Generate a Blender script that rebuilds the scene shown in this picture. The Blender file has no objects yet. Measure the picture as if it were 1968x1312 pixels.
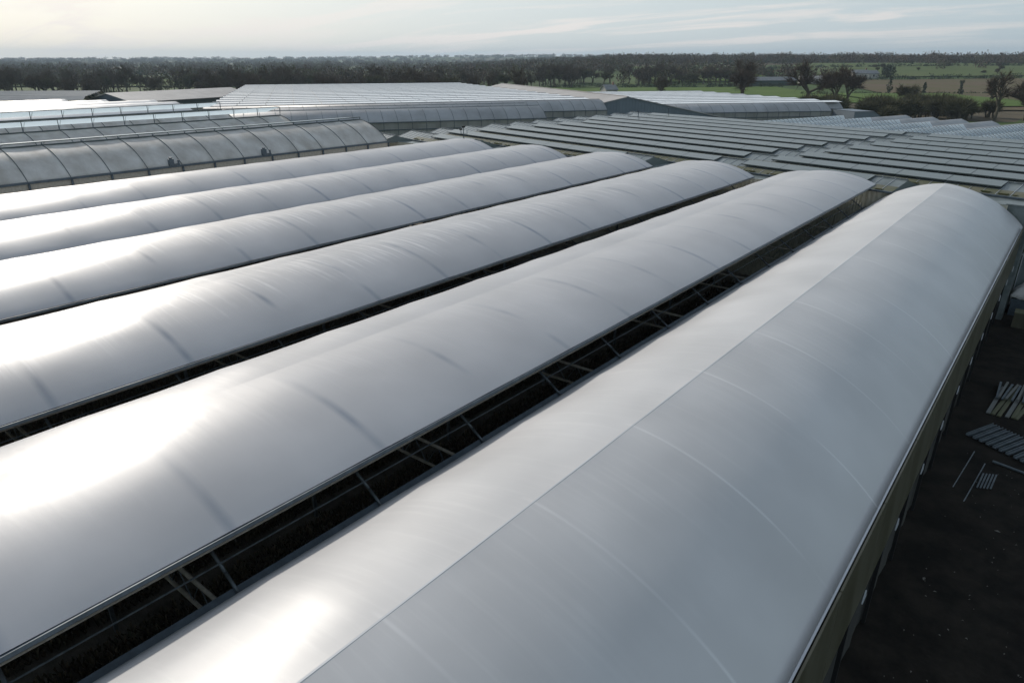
import bpy, math, random
import numpy as np
from mathutils import Vector, noise as mnoise
random.seed(7)
R = math.radians
C = bpy.context.scene.collection
sc = bpy.context.scene

# ------------------------------------------------------------------ camera
CAM_H = 14.8
HEAD = R(38.914)              # camera heading, turned left of the tunnels' axis (+Y)
PITCH = R(22.446)
cd = bpy.data.cameras.new('camera'); cam = bpy.data.objects.new('camera', cd); C.objects.link(cam)
cam.location = (0, 0, CAM_H); cam.rotation_euler = (R(90) - PITCH, 0, HEAD)
cd.lens = 24.0; cd.sensor_width = 36.0; cd.clip_start = 0.1; cd.clip_end = 20000
sc.camera = cam

# ------------------------------------------------------------------ sky, sun, exposure
SUN_EL, SUN_AZ = R(25), R(-74.5)    # azimuth measured from +Y towards +X
w = bpy.data.worlds.new('World'); sc.world = w; w.use_nodes = True
nt = w.node_tree; nt.nodes.clear()
N = nt.nodes.new; L = nt.links.new
out = N('ShaderNodeOutputWorld'); bg = N('ShaderNodeBackground'); sky = N('ShaderNodeTexSky')
sky.sky_type = 'NISHITA'; sky.sun_disc = False
sky.sun_elevation = SUN_EL; sky.sun_rotation = SUN_AZ
sky.air_density = 1.0; sky.dust_density = 1.6; sky.ozone_density = 1.3; sky.altitude = 100
tc = N('ShaderNodeTexCoord'); sep = N('ShaderNodeSeparateXYZ'); L(tc.outputs['Generated'], sep.inputs[0])
addz = N('ShaderNodeMath'); addz.operation = 'ADD'; addz.inputs[1].default_value = 0.10
mx = N('ShaderNodeMath'); mx.operation = 'MAXIMUM'; mx.inputs[1].default_value = 0.0
L(sep.outputs['Z'], mx.inputs[0]); L(mx.outputs[0], addz.inputs[0])
dx = N('ShaderNodeMath'); dx.operation = 'DIVIDE'; L(sep.outputs['X'], dx.inputs[0]); L(addz.outputs[0], dx.inputs[1])
dy = N('ShaderNodeMath'); dy.operation = 'DIVIDE'; L(sep.outputs['Y'], dy.inputs[0]); L(addz.outputs[0], dy.inputs[1])
cmb = N('ShaderNodeCombineXYZ'); L(dx.outputs[0], cmb.inputs[0]); L(dy.outputs[0], cmb.inputs[1])
mp = N('ShaderNodeMapping'); mp.inputs['Rotation'].default_value = (0, 0, R(-62)); mp.inputs['Scale'].default_value = (0.38, 1.15, 1)
L(cmb.outputs[0], mp.inputs[0])
n1 = N('ShaderNodeTexNoise'); n1.inputs['Scale'].default_value = 1.1; n1.inputs['Detail'].default_value = 7; n1.inputs['Roughness'].default_value = 0.58
n1.inputs['Distortion'].default_value = 0.6
L(mp.outputs[0], n1.inputs['Vector'])
rp = N('ShaderNodeMapRange'); rp.inputs['From Min'].default_value = 0.46; rp.inputs['From Max'].default_value = 0.62
rp.inputs['To Min'].default_value = 0.0; rp.inputs['To Max'].default_value = 1.0; rp.interpolation_type = 'SMOOTHSTEP'
L(n1.outputs['Fac'], rp.inputs['Value'])
n2 = N('ShaderNodeTexNoise'); n2.inputs['Scale'].default_value = 0.16; n2.inputs['Detail'].default_value = 3
L(mp.outputs[0], n2.inputs['Vector'])
rp2 = N('ShaderNodeMapRange'); rp2.inputs['From Min'].default_value = 0.34; rp2.inputs['From Max'].default_value = 0.56
L(n2.outputs['Fac'], rp2.inputs['Value'])
mul = N('ShaderNodeMath'); mul.operation = 'MULTIPLY'; L(rp.outputs[0], mul.inputs[0]); L(rp2.outputs[0], mul.inputs[1])
# cloud brightness: brighter the nearer to the sun (forward scattering in thin cirrus)
sd = N('ShaderNodeVectorMath'); sd.operation = 'DOT_PRODUCT'; L(tc.outputs['Generated'], sd.inputs[0])
SUNV = Vector((math.sin(SUN_AZ) * math.cos(SUN_EL), math.cos(SUN_AZ) * math.cos(SUN_EL), math.sin(SUN_EL)))
sd.inputs[1].default_value = SUNV
rs = N('ShaderNodeMapRange'); rs.inputs['From Min'].default_value = 0.0; rs.inputs['From Max'].default_value = 1.0
L(sd.outputs['Value'], rs.inputs['Value'])
veil = N('ShaderNodeMix'); veil.data_type = 'RGBA'
veil.inputs['A'].default_value = (4.5, 5.7, 6.5, 1); veil.inputs['B'].default_value = (8.1, 8.7, 8.9, 1)
L(rs.outputs[0], veil.inputs['Factor'])
m1 = N('ShaderNodeMix'); m1.data_type = 'RGBA'; m1.inputs['Factor'].default_value = 0.84
ve = N('ShaderNodeMapRange'); ve.inputs['From Min'].default_value = 0.05; ve.inputs['From Max'].default_value = 0.75
ve.inputs['To Min'].default_value = 0.84; ve.inputs['To Max'].default_value = 0.25; L(sep.outputs['Z'], ve.inputs['Value']); L(ve.outputs[0], m1.inputs['Factor'])
L(sky.outputs[0], m1.inputs['A']); L(veil.outputs['Result'], m1.inputs['B'])
ccol = N('ShaderNodeMix'); ccol.data_type = 'RGBA'
ccol.inputs['A'].default_value = (6.2, 6.4, 6.5, 1); ccol.inputs['B'].default_value = (10.8, 9.9, 9.2, 1)
L(rs.outputs[0], ccol.inputs['Factor'])
mf = N('ShaderNodeMath'); mf.operation = 'MULTIPLY'; mf.inputs[1].default_value = 0.9; L(mul.outputs[0], mf.inputs[0])
m2 = N('ShaderNodeMix'); m2.data_type = 'RGBA'; L(mf.outputs[0], m2.inputs['Factor'])
L(m1.outputs['Result'], m2.inputs['A']); L(ccol.outputs['Result'], m2.inputs['B'])
L(m2.outputs['Result'], bg.inputs['Color']); bg.inputs['Strength'].default_value = 0.10
L(bg.outputs[0], out.inputs['Surface'])

sl = bpy.data.lights.new('sun', 'SUN'); sl.energy = 2.6; sl.angle = R(3); sl.color = (1.0, 0.93, 0.84)
so = bpy.data.objects.new('sun', sl); C.objects.link(so); so.location = (-60, 20, 60)
so.rotation_euler = SUNV.to_track_quat('Z', 'Y').to_euler()
sc.view_settings.view_transform = 'Standard'; sc.view_settings.look = 'None'
sc.view_settings.exposure = 0.0; sc.view_settings.gamma = 1.0; sc.view_settings.use_curve_mapping = False
sc.cycles.max_bounces = 6; sc.cycles.diffuse_bounces = 3; sc.cycles.glossy_bounces = 3; sc.cycles.transparent_max_bounces = 8
sc.cycles.volume_bounces = 0; sc.cycles.volume_step_rate = 4

# ------------------------------------------------------------------ helpers
def tag(o, label=None, cat=None, group=None, kind=None):
    if label: o['label'] = label
    if cat: o['category'] = cat
    if group: o['group'] = group
    if kind: o['kind'] = kind
    return o

def empty(name, loc, rz=0.0):
    o = bpy.data.objects.new(name, None); C.objects.link(o); o.empty_display_size = 0.5
    o.location = loc; o.rotation_euler = (0, 0, rz); return o

class MB:
    """collects shapes into one mesh"""
    def __init__(s): s.v = []; s.f = []
    def add(s, vs, fs):
        b = len(s.v); s.v += [tuple(p) for p in vs]; s.f += [tuple(b + i for i in f) for f in fs]; return s
    def box(s, c, d, rz=0.0):
        x, y, z = d[0] / 2, d[1] / 2, d[2] / 2; ca, sa = math.cos(rz), math.sin(rz); vs = []
        for sx, sy, sz in ((-1,-1,-1),(1,-1,-1),(1,1,-1),(-1,1,-1),(-1,-1,1),(1,-1,1),(1,1,1),(-1,1,1)):
            px, py = sx * x, sy * y
            vs.append((c[0] + px * ca - py * sa, c[1] + px * sa + py * ca, c[2] + sz * z))
        return s.add(vs, [(0,3,2,1),(4,5,6,7),(0,1,5,4),(1,2,6,5),(2,3,7,6),(3,0,4,7)])
    def bar(s, a, b, r, n=4, r2=None):
        a = Vector(a); b = Vector(b); d = (b - a)
        if d.length < 1e-6: return s
        d.normalize(); up = Vector((0, 0, 1)) if abs(d.z) < 0.95 else Vector((1, 0, 0))
        e = d.cross(up).normalized(); g = d.cross(e); r2 = r if r2 is None else r2; vs = []
        for p, rr in ((a, r), (b, r2)):
            for k in range(n):
                t = 2 * math.pi * (k + .5) / n; vs.append(p + e * (rr * math.cos(t)) + g * (rr * math.sin(t)))
        fs = [(k, (k + 1) % n, n + (k + 1) % n, n + k) for k in range(n)] + [tuple(range(n))[::-1], tuple(range(n, 2 * n))]
        return s.add(vs, fs)
    def tube(s, pts, r, n=6):
        for i in range(len(pts) - 1): s.bar(pts[i], pts[i + 1], r, n)
        return s
    def sheet(s, rows):
        """rows: list of equal-length point lists"""
        m = len(rows[0]); vs = [p for r_ in rows for p in r_]; fs = []
        for i in range(len(rows) - 1):
            for j in range(m - 1):
                fs.append((i * m + j, i * m + j + 1, (i + 1) * m + j + 1, (i + 1) * m + j))
        return s.add(vs, fs)
    def extr(s, prof, a, b, close=False):
        """profile [(x,z)] swept along y from a to b"""
        r0 = [(x, a, z) for x, z in prof]; r1 = [(x, b, z) for x, z in prof]
        if close: r0.append(r0[0]); r1.append(r1[0])
        return s.sheet([r0, r1])
    def mesh(s, name, m, smooth=False):
        me = bpy.data.meshes.new(name); me.from_pydata(s.v, [], s.f); me.materials.append(m)
        if smooth: me.polygons.foreach_set('use_smooth', [True] * len(me.polygons))
        me.update(); return me
    def build(s, name, m, parent=None, smooth=False, loc=(0, 0, 0), rz=0.0):
        return put(name, s.mesh(name, m, smooth), parent, loc, rz)

def put(name, me, parent=None, loc=(0, 0, 0), rz=0.0):
    o = bpy.data.objects.new(name, me); C.objects.link(o); o.parent = parent
    o.location = loc; o.rotation_euler = (0, 0, rz); return o

def solid(o, t, off=-1):
    md = o.modifiers.new('thickness', 'SOLIDIFY'); md.thickness = t; md.offset = off; return o

def smooth(a, b, x):
    t = min(1, max(0, (x - a) / (b - a))); return t * t * (3 - 2 * t)

def W(X, D):
    """site survey coordinates (right of / ahead of the camera heading) to world x, y"""
    return (X * math.cos(HEAD) - D * math.sin(HEAD), X * math.sin(HEAD) + D * math.cos(HEAD))
def Winv(x, y):
    return (x * math.cos(HEAD) + y * math.sin(HEAD), -x * math.sin(HEAD) + y * math.cos(HEAD))

def gz(X, D):
    """terrain height in survey coordinates"""
    r = math.hypot(X, D); z = -2.2 * smooth(140, 200, D)
    z += smooth(-150, 180, X) * smooth(400, 1000, r) * 12.0
    if r > 350: z += smooth(350, 1200, r) * 2.0 * mnoise.noise(Vector((X / 260, D / 260, 3)))
    if r > 1500:
        h = smooth(1800, 5200, r) * (30 + 22 * mnoise.noise(Vector((X / 1500, D / 1500, 1)))) * (0.35 + 0.65 * smooth(-2600, -300, X))
        z += h - smooth(1500, 4000, r) * 6 * smooth(-150, 180, X)
    return z

# ------------------------------------------------------------------ materials
def mat(name, col, rough=0.7, metal=0.0, spec=0.5, var=None, vscale=3.0, bump=0.0, bscale=20.0, stretch=(1, 1, 1), coord='Object', trans=0.0, detail=5, alpha=None):
    m = bpy.data.materials.new(name); m.use_nodes = True; t = m.node_tree; b = t.nodes['Principled BSDF']
    b.inputs['Base Color'].default_value = (*col, 1); b.inputs['Roughness'].default_value = rough
    b.inputs['Metallic'].default_value = metal; b.inputs['Specular IOR Level'].default_value = spec
    tcn = t.nodes.new('ShaderNodeTexCoord'); mp = t.nodes.new('ShaderNodeMapping'); mp.inputs['Scale'].default_value = stretch
    t.links.new(tcn.outputs[coord], mp.inputs[0])
    if var:
        nz = t.nodes.new('ShaderNodeTexNoise'); nz.inputs['Scale'].default_value = vscale; nz.inputs['Detail'].default_value = detail
        nz.inputs['Roughness'].default_value = 0.65
        t.links.new(mp.outputs[0], nz.inputs['Vector'])
        r = t.nodes.new('ShaderNodeMapRange'); r.inputs['From Min'].default_value = 0.38; r.inputs['From Max'].default_value = 0.64
        t.links.new(nz.outputs['Fac'], r.inputs['Value'])
        mi = t.nodes.new('ShaderNodeMix'); mi.data_type = 'RGBA'; mi.inputs['A'].default_value = (*col, 1); mi.inputs['B'].default_value = (*var, 1)
        t.links.new(r.outputs[0], mi.inputs['Factor']); t.links.new(mi.outputs['Result'], b.inputs['Base Color'])
        m['mixnode'] = mi.name
    if bump:
        nb = t.nodes.new('ShaderNodeTexNoise'); nb.inputs['Scale'].default_value = bscale; nb.inputs['Detail'].default_value = 4
        t.links.new(mp.outputs[0], nb.inputs['Vector'])
        bp = t.nodes.new('ShaderNodeBump'); bp.inputs['Strength'].default_value = 1.0; bp.inputs['Distance'].default_value = bump
        t.links.new(nb.outputs['Fac'], bp.inputs['Height']); t.links.new(bp.outputs[0], b.inputs['Normal'])
    if trans:
        o = t.nodes['Material Output']; tr = t.nodes.new('ShaderNodeBsdfTranslucent'); tr.inputs['Color'].default_value = (*(min(1, c * 1.15) for c in (var or col)), 1)
        ms = t.nodes.new('ShaderNodeMixShader'); ms.inputs[0].default_value = trans
        t.links.new(b.outputs[0], ms.inputs[1]); t.links.new(tr.outputs[0], ms.inputs[2]); t.links.new(ms.outputs[0], o.inputs['Surface'])
    return m

def film_material(name, base, streak, hoopmark, light=False):
    """greenhouse film: milky plastic, hoop shade painted in as darker lines, condensation runs down the slope"""
    m = bpy.data.materials.new(name); m.use_nodes = True; t = m.node_tree; b = t.nodes['Principled BSDF']
    n = t.nodes.new; l = t.links.new
    b.inputs['IOR'].default_value = 1.55; b.inputs['Specular IOR Level'].default_value = 0.34; b.inputs['Coat Weight'].default_value = 0.03; b.inputs['Coat Roughness'].default_value = 0.24
    tcn = n('ShaderNodeTexCoord'); sp = n('ShaderNodeSeparateXYZ'); l(tcn.outputs['Object'], sp.inputs[0])
    # shade of each hoop painted into the film colour, pale lines if light (hoops every 3.35 m from y = 4.4)
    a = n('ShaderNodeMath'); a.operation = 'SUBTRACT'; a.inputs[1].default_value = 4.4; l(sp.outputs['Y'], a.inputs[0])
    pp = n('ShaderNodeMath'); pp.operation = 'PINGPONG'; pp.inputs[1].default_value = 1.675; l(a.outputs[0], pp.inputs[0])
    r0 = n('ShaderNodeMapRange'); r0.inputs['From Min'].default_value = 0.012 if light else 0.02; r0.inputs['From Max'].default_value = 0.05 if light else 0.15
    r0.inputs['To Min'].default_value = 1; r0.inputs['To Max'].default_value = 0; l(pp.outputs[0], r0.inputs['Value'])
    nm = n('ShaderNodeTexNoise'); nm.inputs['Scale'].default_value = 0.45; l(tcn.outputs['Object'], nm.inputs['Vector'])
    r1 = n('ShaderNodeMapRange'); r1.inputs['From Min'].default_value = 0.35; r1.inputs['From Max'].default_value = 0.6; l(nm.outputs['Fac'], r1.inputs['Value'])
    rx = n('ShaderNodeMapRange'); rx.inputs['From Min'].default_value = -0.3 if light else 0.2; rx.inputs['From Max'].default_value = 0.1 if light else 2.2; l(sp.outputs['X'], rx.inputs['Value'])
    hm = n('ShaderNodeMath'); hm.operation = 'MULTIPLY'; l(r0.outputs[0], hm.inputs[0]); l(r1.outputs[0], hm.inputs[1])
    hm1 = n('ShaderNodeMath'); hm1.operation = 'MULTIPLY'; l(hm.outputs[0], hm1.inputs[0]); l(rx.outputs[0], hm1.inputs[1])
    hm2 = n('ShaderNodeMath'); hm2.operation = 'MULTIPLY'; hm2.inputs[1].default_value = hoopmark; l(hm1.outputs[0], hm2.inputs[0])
    # streaks
    mp = n('ShaderNodeMapping'); mp.inputs['Scale'].default_value = (0.3, 7.0, 0.3); l(tcn.outputs['Object'], mp.inputs[0])
    ns = n('ShaderNodeTexNoise'); ns.inputs['Scale'].default_value = 1.0; ns.inputs['Detail'].default_value = 4; ns.inputs['Roughness'].default_value = 0.7; l(mp.outputs[0], ns.inputs['Vector'])
    rs_ = n('ShaderNodeMapRange'); rs_.inputs['From Min'].default_value = 0.5; rs_.inputs['From Max'].default_value = 0.78; l(ns.outputs['Fac'], rs_.inputs['Value'])
    band = n('ShaderNodeMapRange'); band.interpolation_type = 'SMOOTHSTEP'
    band.inputs['From Min'].default_value = 3.4; band.inputs['From Max'].default_value = 1.2
    nb2 = n('ShaderNodeTexNoise'); nb2.inputs['Scale'].default_value = 0.9; l(tcn.outputs['Object'], nb2.inputs['Vector'])
    ad = n('ShaderNodeMath'); ad.operation = 'MULTIPLY_ADD'; ad.inputs[1].default_value = 2.4; l(nb2.outputs['Fac'], ad.inputs[0]); l(sp.outputs['X'], ad.inputs[2])
    sb = n('ShaderNodeMath'); sb.operation = 'SUBTRACT'; sb.inputs[1].default_value = 1.2; l(ad.outputs[0], sb.inputs[0]); l(sb.outputs[0], band.inputs['Value'])
    st = n('ShaderNodeMath'); st.operation = 'MULTIPLY'; l(rs_.outputs[0], st.inputs[0]); l(band.outputs[0], st.inputs[1])
    st2 = n('ShaderNodeMath'); st2.operation = 'MULTIPLY'; st2.inputs[1].default_value = streak; l(st.outputs[0], st2.inputs[0])
    # broad cloudiness and dust
    nc = n('ShaderNodeTexNoise'); nc.inputs['Scale'].default_value = 0.35; nc.inputs['Detail'].default_value = 6; l(tcn.outputs['Object'], nc.inputs['Vector'])
    rc = n('ShaderNodeMapRange'); rc.inputs['From Min'].default_value = 0.3; rc.inputs['From Max'].default_value = 0.7; rc.inputs['To Min'].default_value = 0.90; rc.inputs['To Max'].default_value = 1.08
    l(nc.outputs['Fac'], rc.inputs['Value'])
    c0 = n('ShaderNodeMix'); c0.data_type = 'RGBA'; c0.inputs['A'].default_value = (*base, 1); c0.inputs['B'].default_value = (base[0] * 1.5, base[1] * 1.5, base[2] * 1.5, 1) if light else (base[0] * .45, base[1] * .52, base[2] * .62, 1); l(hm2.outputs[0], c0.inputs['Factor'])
    c1 = n('ShaderNodeMix'); c1.data_type = 'RGBA'; c1.inputs['B'].default_value = (min(1, base[0] * 1.75), min(1, base[1] * 1.72), min(1, base[2] * 1.66), 1); l(st2.outputs[0], c1.inputs['Factor']); l(c0.outputs['Result'], c1.inputs['A'])
    vm = n('ShaderNodeVectorMath'); vm.operation = 'SCALE'; l(c1.outputs['Result'], vm.inputs[0]); l(rc.outputs[0], vm.inputs['Scale'])
    l(vm.outputs[0], b.inputs['Base Color'])
    # roughness variation and soft ripples in the sheet
    rr = n('ShaderNodeMapRange'); rr.inputs['To Min'].default_value = 0.36; rr.inputs['To Max'].default_value = 0.42; l(nc.outputs['Fac'], rr.inputs['Value']); l(rr.outputs[0], b.inputs['Roughness'])
    mr = n('ShaderNodeMapping'); mr.inputs['Scale'].default_value = (0.5, 2.2, 0.5); l(tcn.outputs['Object'], mr.inputs[0])
    nr = n('ShaderNodeTexNoise'); nr.inputs['Scale'].default_value = 1.0; nr.inputs['Detail'].default_value = 3; l(mr.outputs[0], nr.inputs['Vector'])
    bp = n('ShaderNodeBump'); bp.inputs['Strength'].default_value = 1.0; bp.inputs['Distance'].default_value = 0.004; l(nr.outputs['Fac'], bp.inputs['Height']); l(bp.outputs[0], b.inputs['Normal'])
    return m

M = {}
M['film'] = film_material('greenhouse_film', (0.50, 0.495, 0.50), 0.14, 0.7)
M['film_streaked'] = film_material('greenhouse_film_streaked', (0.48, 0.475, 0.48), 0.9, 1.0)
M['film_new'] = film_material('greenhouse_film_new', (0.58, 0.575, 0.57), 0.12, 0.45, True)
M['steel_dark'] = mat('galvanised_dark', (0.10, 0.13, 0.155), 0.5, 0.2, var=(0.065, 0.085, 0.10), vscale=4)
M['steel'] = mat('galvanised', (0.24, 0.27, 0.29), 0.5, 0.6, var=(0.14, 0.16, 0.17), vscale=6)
M['pipe_tan'] = mat('truss_pipe', (0.55, 0.50, 0.42), 0.6, 0.0, var=(0.40, 0.36, 0.29), vscale=8)
M['dull_steel'] = mat('dull_steel', (0.10, 0.12, 0.12), 0.8, 0.0, spec=0.2)
M['alu'] = mat('aluminium', (0.62, 0.64, 0.66), 0.4, 0.6)
M['polycarb'] = mat('yellowed_polycarbonate', (0.21, 0.20, 0.145), 0.45, var=(0.12, 0.112, 0.07), vscale=0.7, stretch=(1, 1, .3), trans=0.35)
M['gable_sheet'] = mat('gable_sheet', (0.80, 0.78, 0.66), 0.5, var=(0.66, 0.64, 0.53), vscale=1.2, trans=0.15)
M['darknet'] = mat('shade_mesh', (0.035, 0.035, 0.033), 0.9, var=(0.06, 0.06, 0.05), vscale=0.6, stretch=(1, 1, .2))
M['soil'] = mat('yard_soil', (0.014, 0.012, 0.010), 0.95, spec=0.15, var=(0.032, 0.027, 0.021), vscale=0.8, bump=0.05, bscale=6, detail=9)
M['path'] = mat('greenhouse_path', (0.30, 0.27, 0.23), 0.95, var=(0.18, 0.16, 0.13), vscale=1.5, bump=0.02)
M['plants'] = mat('potted_crop', (0.06, 0.062, 0.035), 0.85, var=(0.17, 0.125, 0.075), vscale=4.5, detail=8)
M['film_old'] = mat('old_film', (0.88, 0.86, 0.82), 0.6, spec=0.35, var=(0.60, 0.57, 0.52), vscale=0.55, stretch=(1, 1.4, .6), bump=0.003, bscale=2, detail=9, trans=0.32)
M['film_far'] = mat('far_film', (0.48, 0.49, 0.50), 0.55, var=(0.36, 0.365, 0.37), vscale=0.25, detail=7, trans=0.12)
M['film_white'] = mat('white_film', (0.66, 0.67, 0.68), 0.45, var=(0.54, 0.55, 0.56), vscale=0.2)
M['vent_pale'] = mat('vent_film', (0.84, 0.88, 0.90), 0.35, var=(0.78, 0.84, 0.87), vscale=0.4, trans=0.75)
M['vent_far'] = mat('vent_film_far', (0.86, 0.88, 0.90), 0.16, spec=0.9, var=(0.76, 0.79, 0.82), vscale=0.15)
M['wall_film'] = mat('wall_film', (0.40, 0.40, 0.38), 0.4, var=(0.28, 0.28, 0.26), vscale=0.5, stretch=(1, 1, .3), trans=0.2)
M['glass'] = mat('greenhouse_glass', (0.22, 0.25, 0.25), 0.28, spec=0.65, var=(0.10, 0.125, 0.12), vscale=0.8, detail=8)
M['glass_moss'] = mat('mossy_glass', (0.10, 0.11, 0.065), 0.6, spec=0.3, var=(0.17, 0.165, 0.12), vscale=0.9, detail=10, stretch=(1, 2, 1))
M['vent_glass'] = mat('vent_glass', (0.165, 0.195, 0.185), 0.26, spec=0.7, var=(0.155, 0.18, 0.18), vscale=0.7, detail=8)
M['moss'] = mat('moss', (0.07, 0.085, 0.025), 0.95, var=(0.12, 0.105, 0.05), vscale=2.0)
M['cladding'] = mat('blue_grey_cladding', (0.16, 0.20, 0.235), 0.5, var=(0.135, 0.17, 0.20), vscale=0.15)
M['shed_roof'] = mat('fibre_cement_roof', (0.47, 0.45, 0.43), 0.7, var=(0.38, 0.365, 0.35), vscale=0.2, detail=8)
M['black'] = mat('dark_opening', (0.012, 0.012, 0.012), 0.9)
M['darkgreen'] = mat('dark_green_cladding', (0.05, 0.075, 0.068), 0.7)
M['white_sheet'] = mat('white_plastic_sheet', (0.75, 0.73, 0.70), 0.4, var=(0.5, 0.48, 0.46), vscale=2)
M['wood_green'] = mat('mossy_timber', (0.11, 0.12, 0.065), 0.85, var=(0.17, 0.16, 0.10), vscale=2.5, stretch=(3, .4, 3))
M['wood_grey'] = mat('weathered_timber', (0.20, 0.21, 0.205), 0.85, var=(0.18, 0.18, 0.16), vscale=2.5, stretch=(3, .4, 3))
M['channel'] = mat('galvanised_channel', (0.17, 0.20, 0.215), 0.55, 0.3, var=(0.10, 0.12, 0.135), vscale=2)
M['litter'] = mat('litter', (0.16, 0.15, 0.13), 0.7)
M['bark'] = mat('bark', (0.085, 0.074, 0.058), 0.95, var=(0.12, 0.11, 0.065), vscale=1.0)
M['twigs'] = mat('bare_twigs', (0.070, 0.050, 0.035), 0.95, var=(0.115, 0.083, 0.055), vscale=0.35)
M['twigs_olive'] = mat('olive_twigs', (0.070, 0.066, 0.032), 0.95, var=(0.115, 0.105, 0.05), vscale=0.35)
M['evergreen'] = mat('evergreen', (0.022, 0.035, 0.016), 0.9, var=(0.045, 0.06, 0.025), vscale=1.0)
M['ivy'] = mat('ivy', (0.020, 0.032, 0.014), 0.8, var=(0.04, 0.055, 0.02), vscale=2.0)
M['render'] = mat('rendered_wall', (0.62, 0.60, 0.56), 0.85, var=(0.5, 0.48, 0.45), vscale=0.5)
M['tiles'] = mat('roof_tiles', (0.22, 0.13, 0.095), 0.85, var=(0.30, 0.20, 0.15), vscale=0.8)
M['slate'] = mat('slate_roof', (0.20, 0.21, 0.22), 0.7, var=(0.28, 0.28, 0.28), vscale=0.5)

def ground_material():
    m = bpy.data.materials.new('countryside'); m.use_nodes = True; t = m.node_tree; b = t.nodes['Principled BSDF']; n = t.nodes.new; l = t.links.new
    b.inputs['Roughness'].default_value = 0.95; b.inputs['Specular IOR Level'].default_value = 0.2
    tcn = n('ShaderNodeTexCoord')
    vo = n('ShaderNodeTexVoronoi'); vo.inputs['Scale'].default_value = 1 / 150.0; vo.inputs['Randomness'].default_value = 0.8; l(tcn.outputs['Object'], vo.inputs['Vector'])
    se = n('ShaderNodeSeparateColor'); l(vo.outputs['Color'], se.inputs[0])
    cr = n('ShaderNodeValToRGB'); e = cr.color_ramp; e.interpolation = 'CONSTANT'
    cols = [(0.0, (0.055, 0.095, 0.022)), (0.3, (0.075, 0.115, 0.03)), (0.5, (0.085, 0.085, 0.035)), (0.65, (0.05, 0.085, 0.022)), (0.85, (0.10, 0.082, 0.05))]
    e.elements[0].position = 0; e.elements[0].color = (*cols[0][1], 1); e.elements[1].position = cols[1][0]; e.elements[1].color = (*cols[1][1], 1)
    for p_, c_ in cols[2:]:
        q = e.elements.new(p_); q.color = (*c_, 1)
    l(se.outputs[0], cr.inputs[0])
    nz = n('ShaderNodeTexNoise'); nz.inputs['Scale'].default_value = 0.06; nz.inputs['Detail'].default_value = 8; l(tcn.outputs['Object'], nz.inputs['Vector'])
    r = n('ShaderNodeMapRange'); r.inputs['From Min'].default_value = 0.3; r.inputs['From Max'].default_value = 0.7; r.inputs['To Min'].default_value = 0.7; r.inputs['To Max'].default_value = 1.25; l(nz.outputs['Fac'], r.inputs['Value'])
    vm = n('ShaderNodeVectorMath'); vm.operation = 'SCALE'; l(cr.outputs[0], vm.inputs[0]); l(r.outputs[0], vm.inputs['Scale']); l(vm.outputs[0], b.inputs['Base Color'])
    return m
M['ground'] = ground_material()
M['field_green'] = mat('green_field', (0.075, 0.130, 0.020), 0.95, spec=0.15, var=(0.100, 0.155, 0.032), vscale=0.03, detail=9)
M['field_brown'] = mat('rough_pasture', (0.105, 0.098, 0.042), 0.95, spec=0.15, var=(0.135, 0.095, 0.062), vscale=0.022, detail=10, stretch=(1, 2.2, 1))
M['field_dull'] = mat('dull_pasture', (0.075, 0.110, 0.030), 0.95, spec=0.15, var=(0.10, 0.125, 0.042), vscale=0.03, detail=9)

# ------------------------------------------------------------------ terrain
rr = [0, 20, 45, 80, 120, 150, 180, 215, 260, 310, 370, 440, 520, 620, 740, 880, 1050, 1250, 1500, 1800, 2150, 2600, 3100, 3700, 4400, 5200, 6200, 7500]
na = 144; mb = MB(); rows = []
for r in rr:
    rows.append([])
    for k in range(na + 1):
        a = 2 * math.pi * (k % na) / na; X, D = r * math.sin(a), r * math.cos(a); x, y = W(X, D)
        rows[-1].append((x, y, gz(X, D)))
mb.sheet(rows); tag(mb.build('ground', M['ground'], smooth=True), kind='structure')

def patch(name, pts, m, dz, n=14):
    """a field draped over the terrain; pts: 4 corners in survey coordinates"""
    mb = MB(); rows = []
    for i in range(n + 1):
        row = []
        for j in range(n + 1):
            s, t = i / n, j / n
            X = (pts[0][0] * (1 - s) + pts[1][0] * s) * (1 - t) + (pts[3][0] * (1 - s) + pts[2][0] * s) * t
            D = (pts[0][1] * (1 - s) + pts[1][1] * s) * (1 - t) + (pts[3][1] * (1 - s) + pts[2][1] * s) * t
            x, y = W(X, D); row.append((x, y, gz(X, D) + dz))
        rows.append(row)
    mb.sheet(rows); return tag(mb.build(name, m, smooth=True), kind='structure')
patch('green_field', [(30, 300), (165, 300), (165, 455), (20, 455)], M['field_green'], 0.35)
patch('pasture', [(165, 255), (420, 215), (520, 520), (230, 530)], M['field_brown'], 0.45)
patch('green_meadow', [(150, 262), (215, 275), (222, 372), (165, 376)], M['field_green'], 0.8)
patch('far_meadow', [(240, 560), (560, 545), (780, 900), (350, 920)], M['field_dull'], 0.8)
patch('left_meadow', [(-420, 480), (-180, 480), (-190, 640), (-460, 640)], M['field_green'], 0.8)
patch('middle_meadow', [(100, 520), (190, 520), (210, 640), (120, 640)], M['field_green'], 0.8)
# yard soil beside the tunnels and the floor inside them
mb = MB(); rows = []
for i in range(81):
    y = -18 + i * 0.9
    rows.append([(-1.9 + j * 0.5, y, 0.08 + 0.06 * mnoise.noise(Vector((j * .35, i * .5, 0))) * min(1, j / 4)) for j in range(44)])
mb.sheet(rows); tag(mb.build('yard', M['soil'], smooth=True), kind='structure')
mb = MB(); mb.sheet([[(-70, -18, .004), (-2.0, -18, .004)], [(-70, 50.2, .004), (-2.0, 50.2, .004)]])
tag(mb.build('greenhouse_floor', M['path']), kind='structure')

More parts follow.
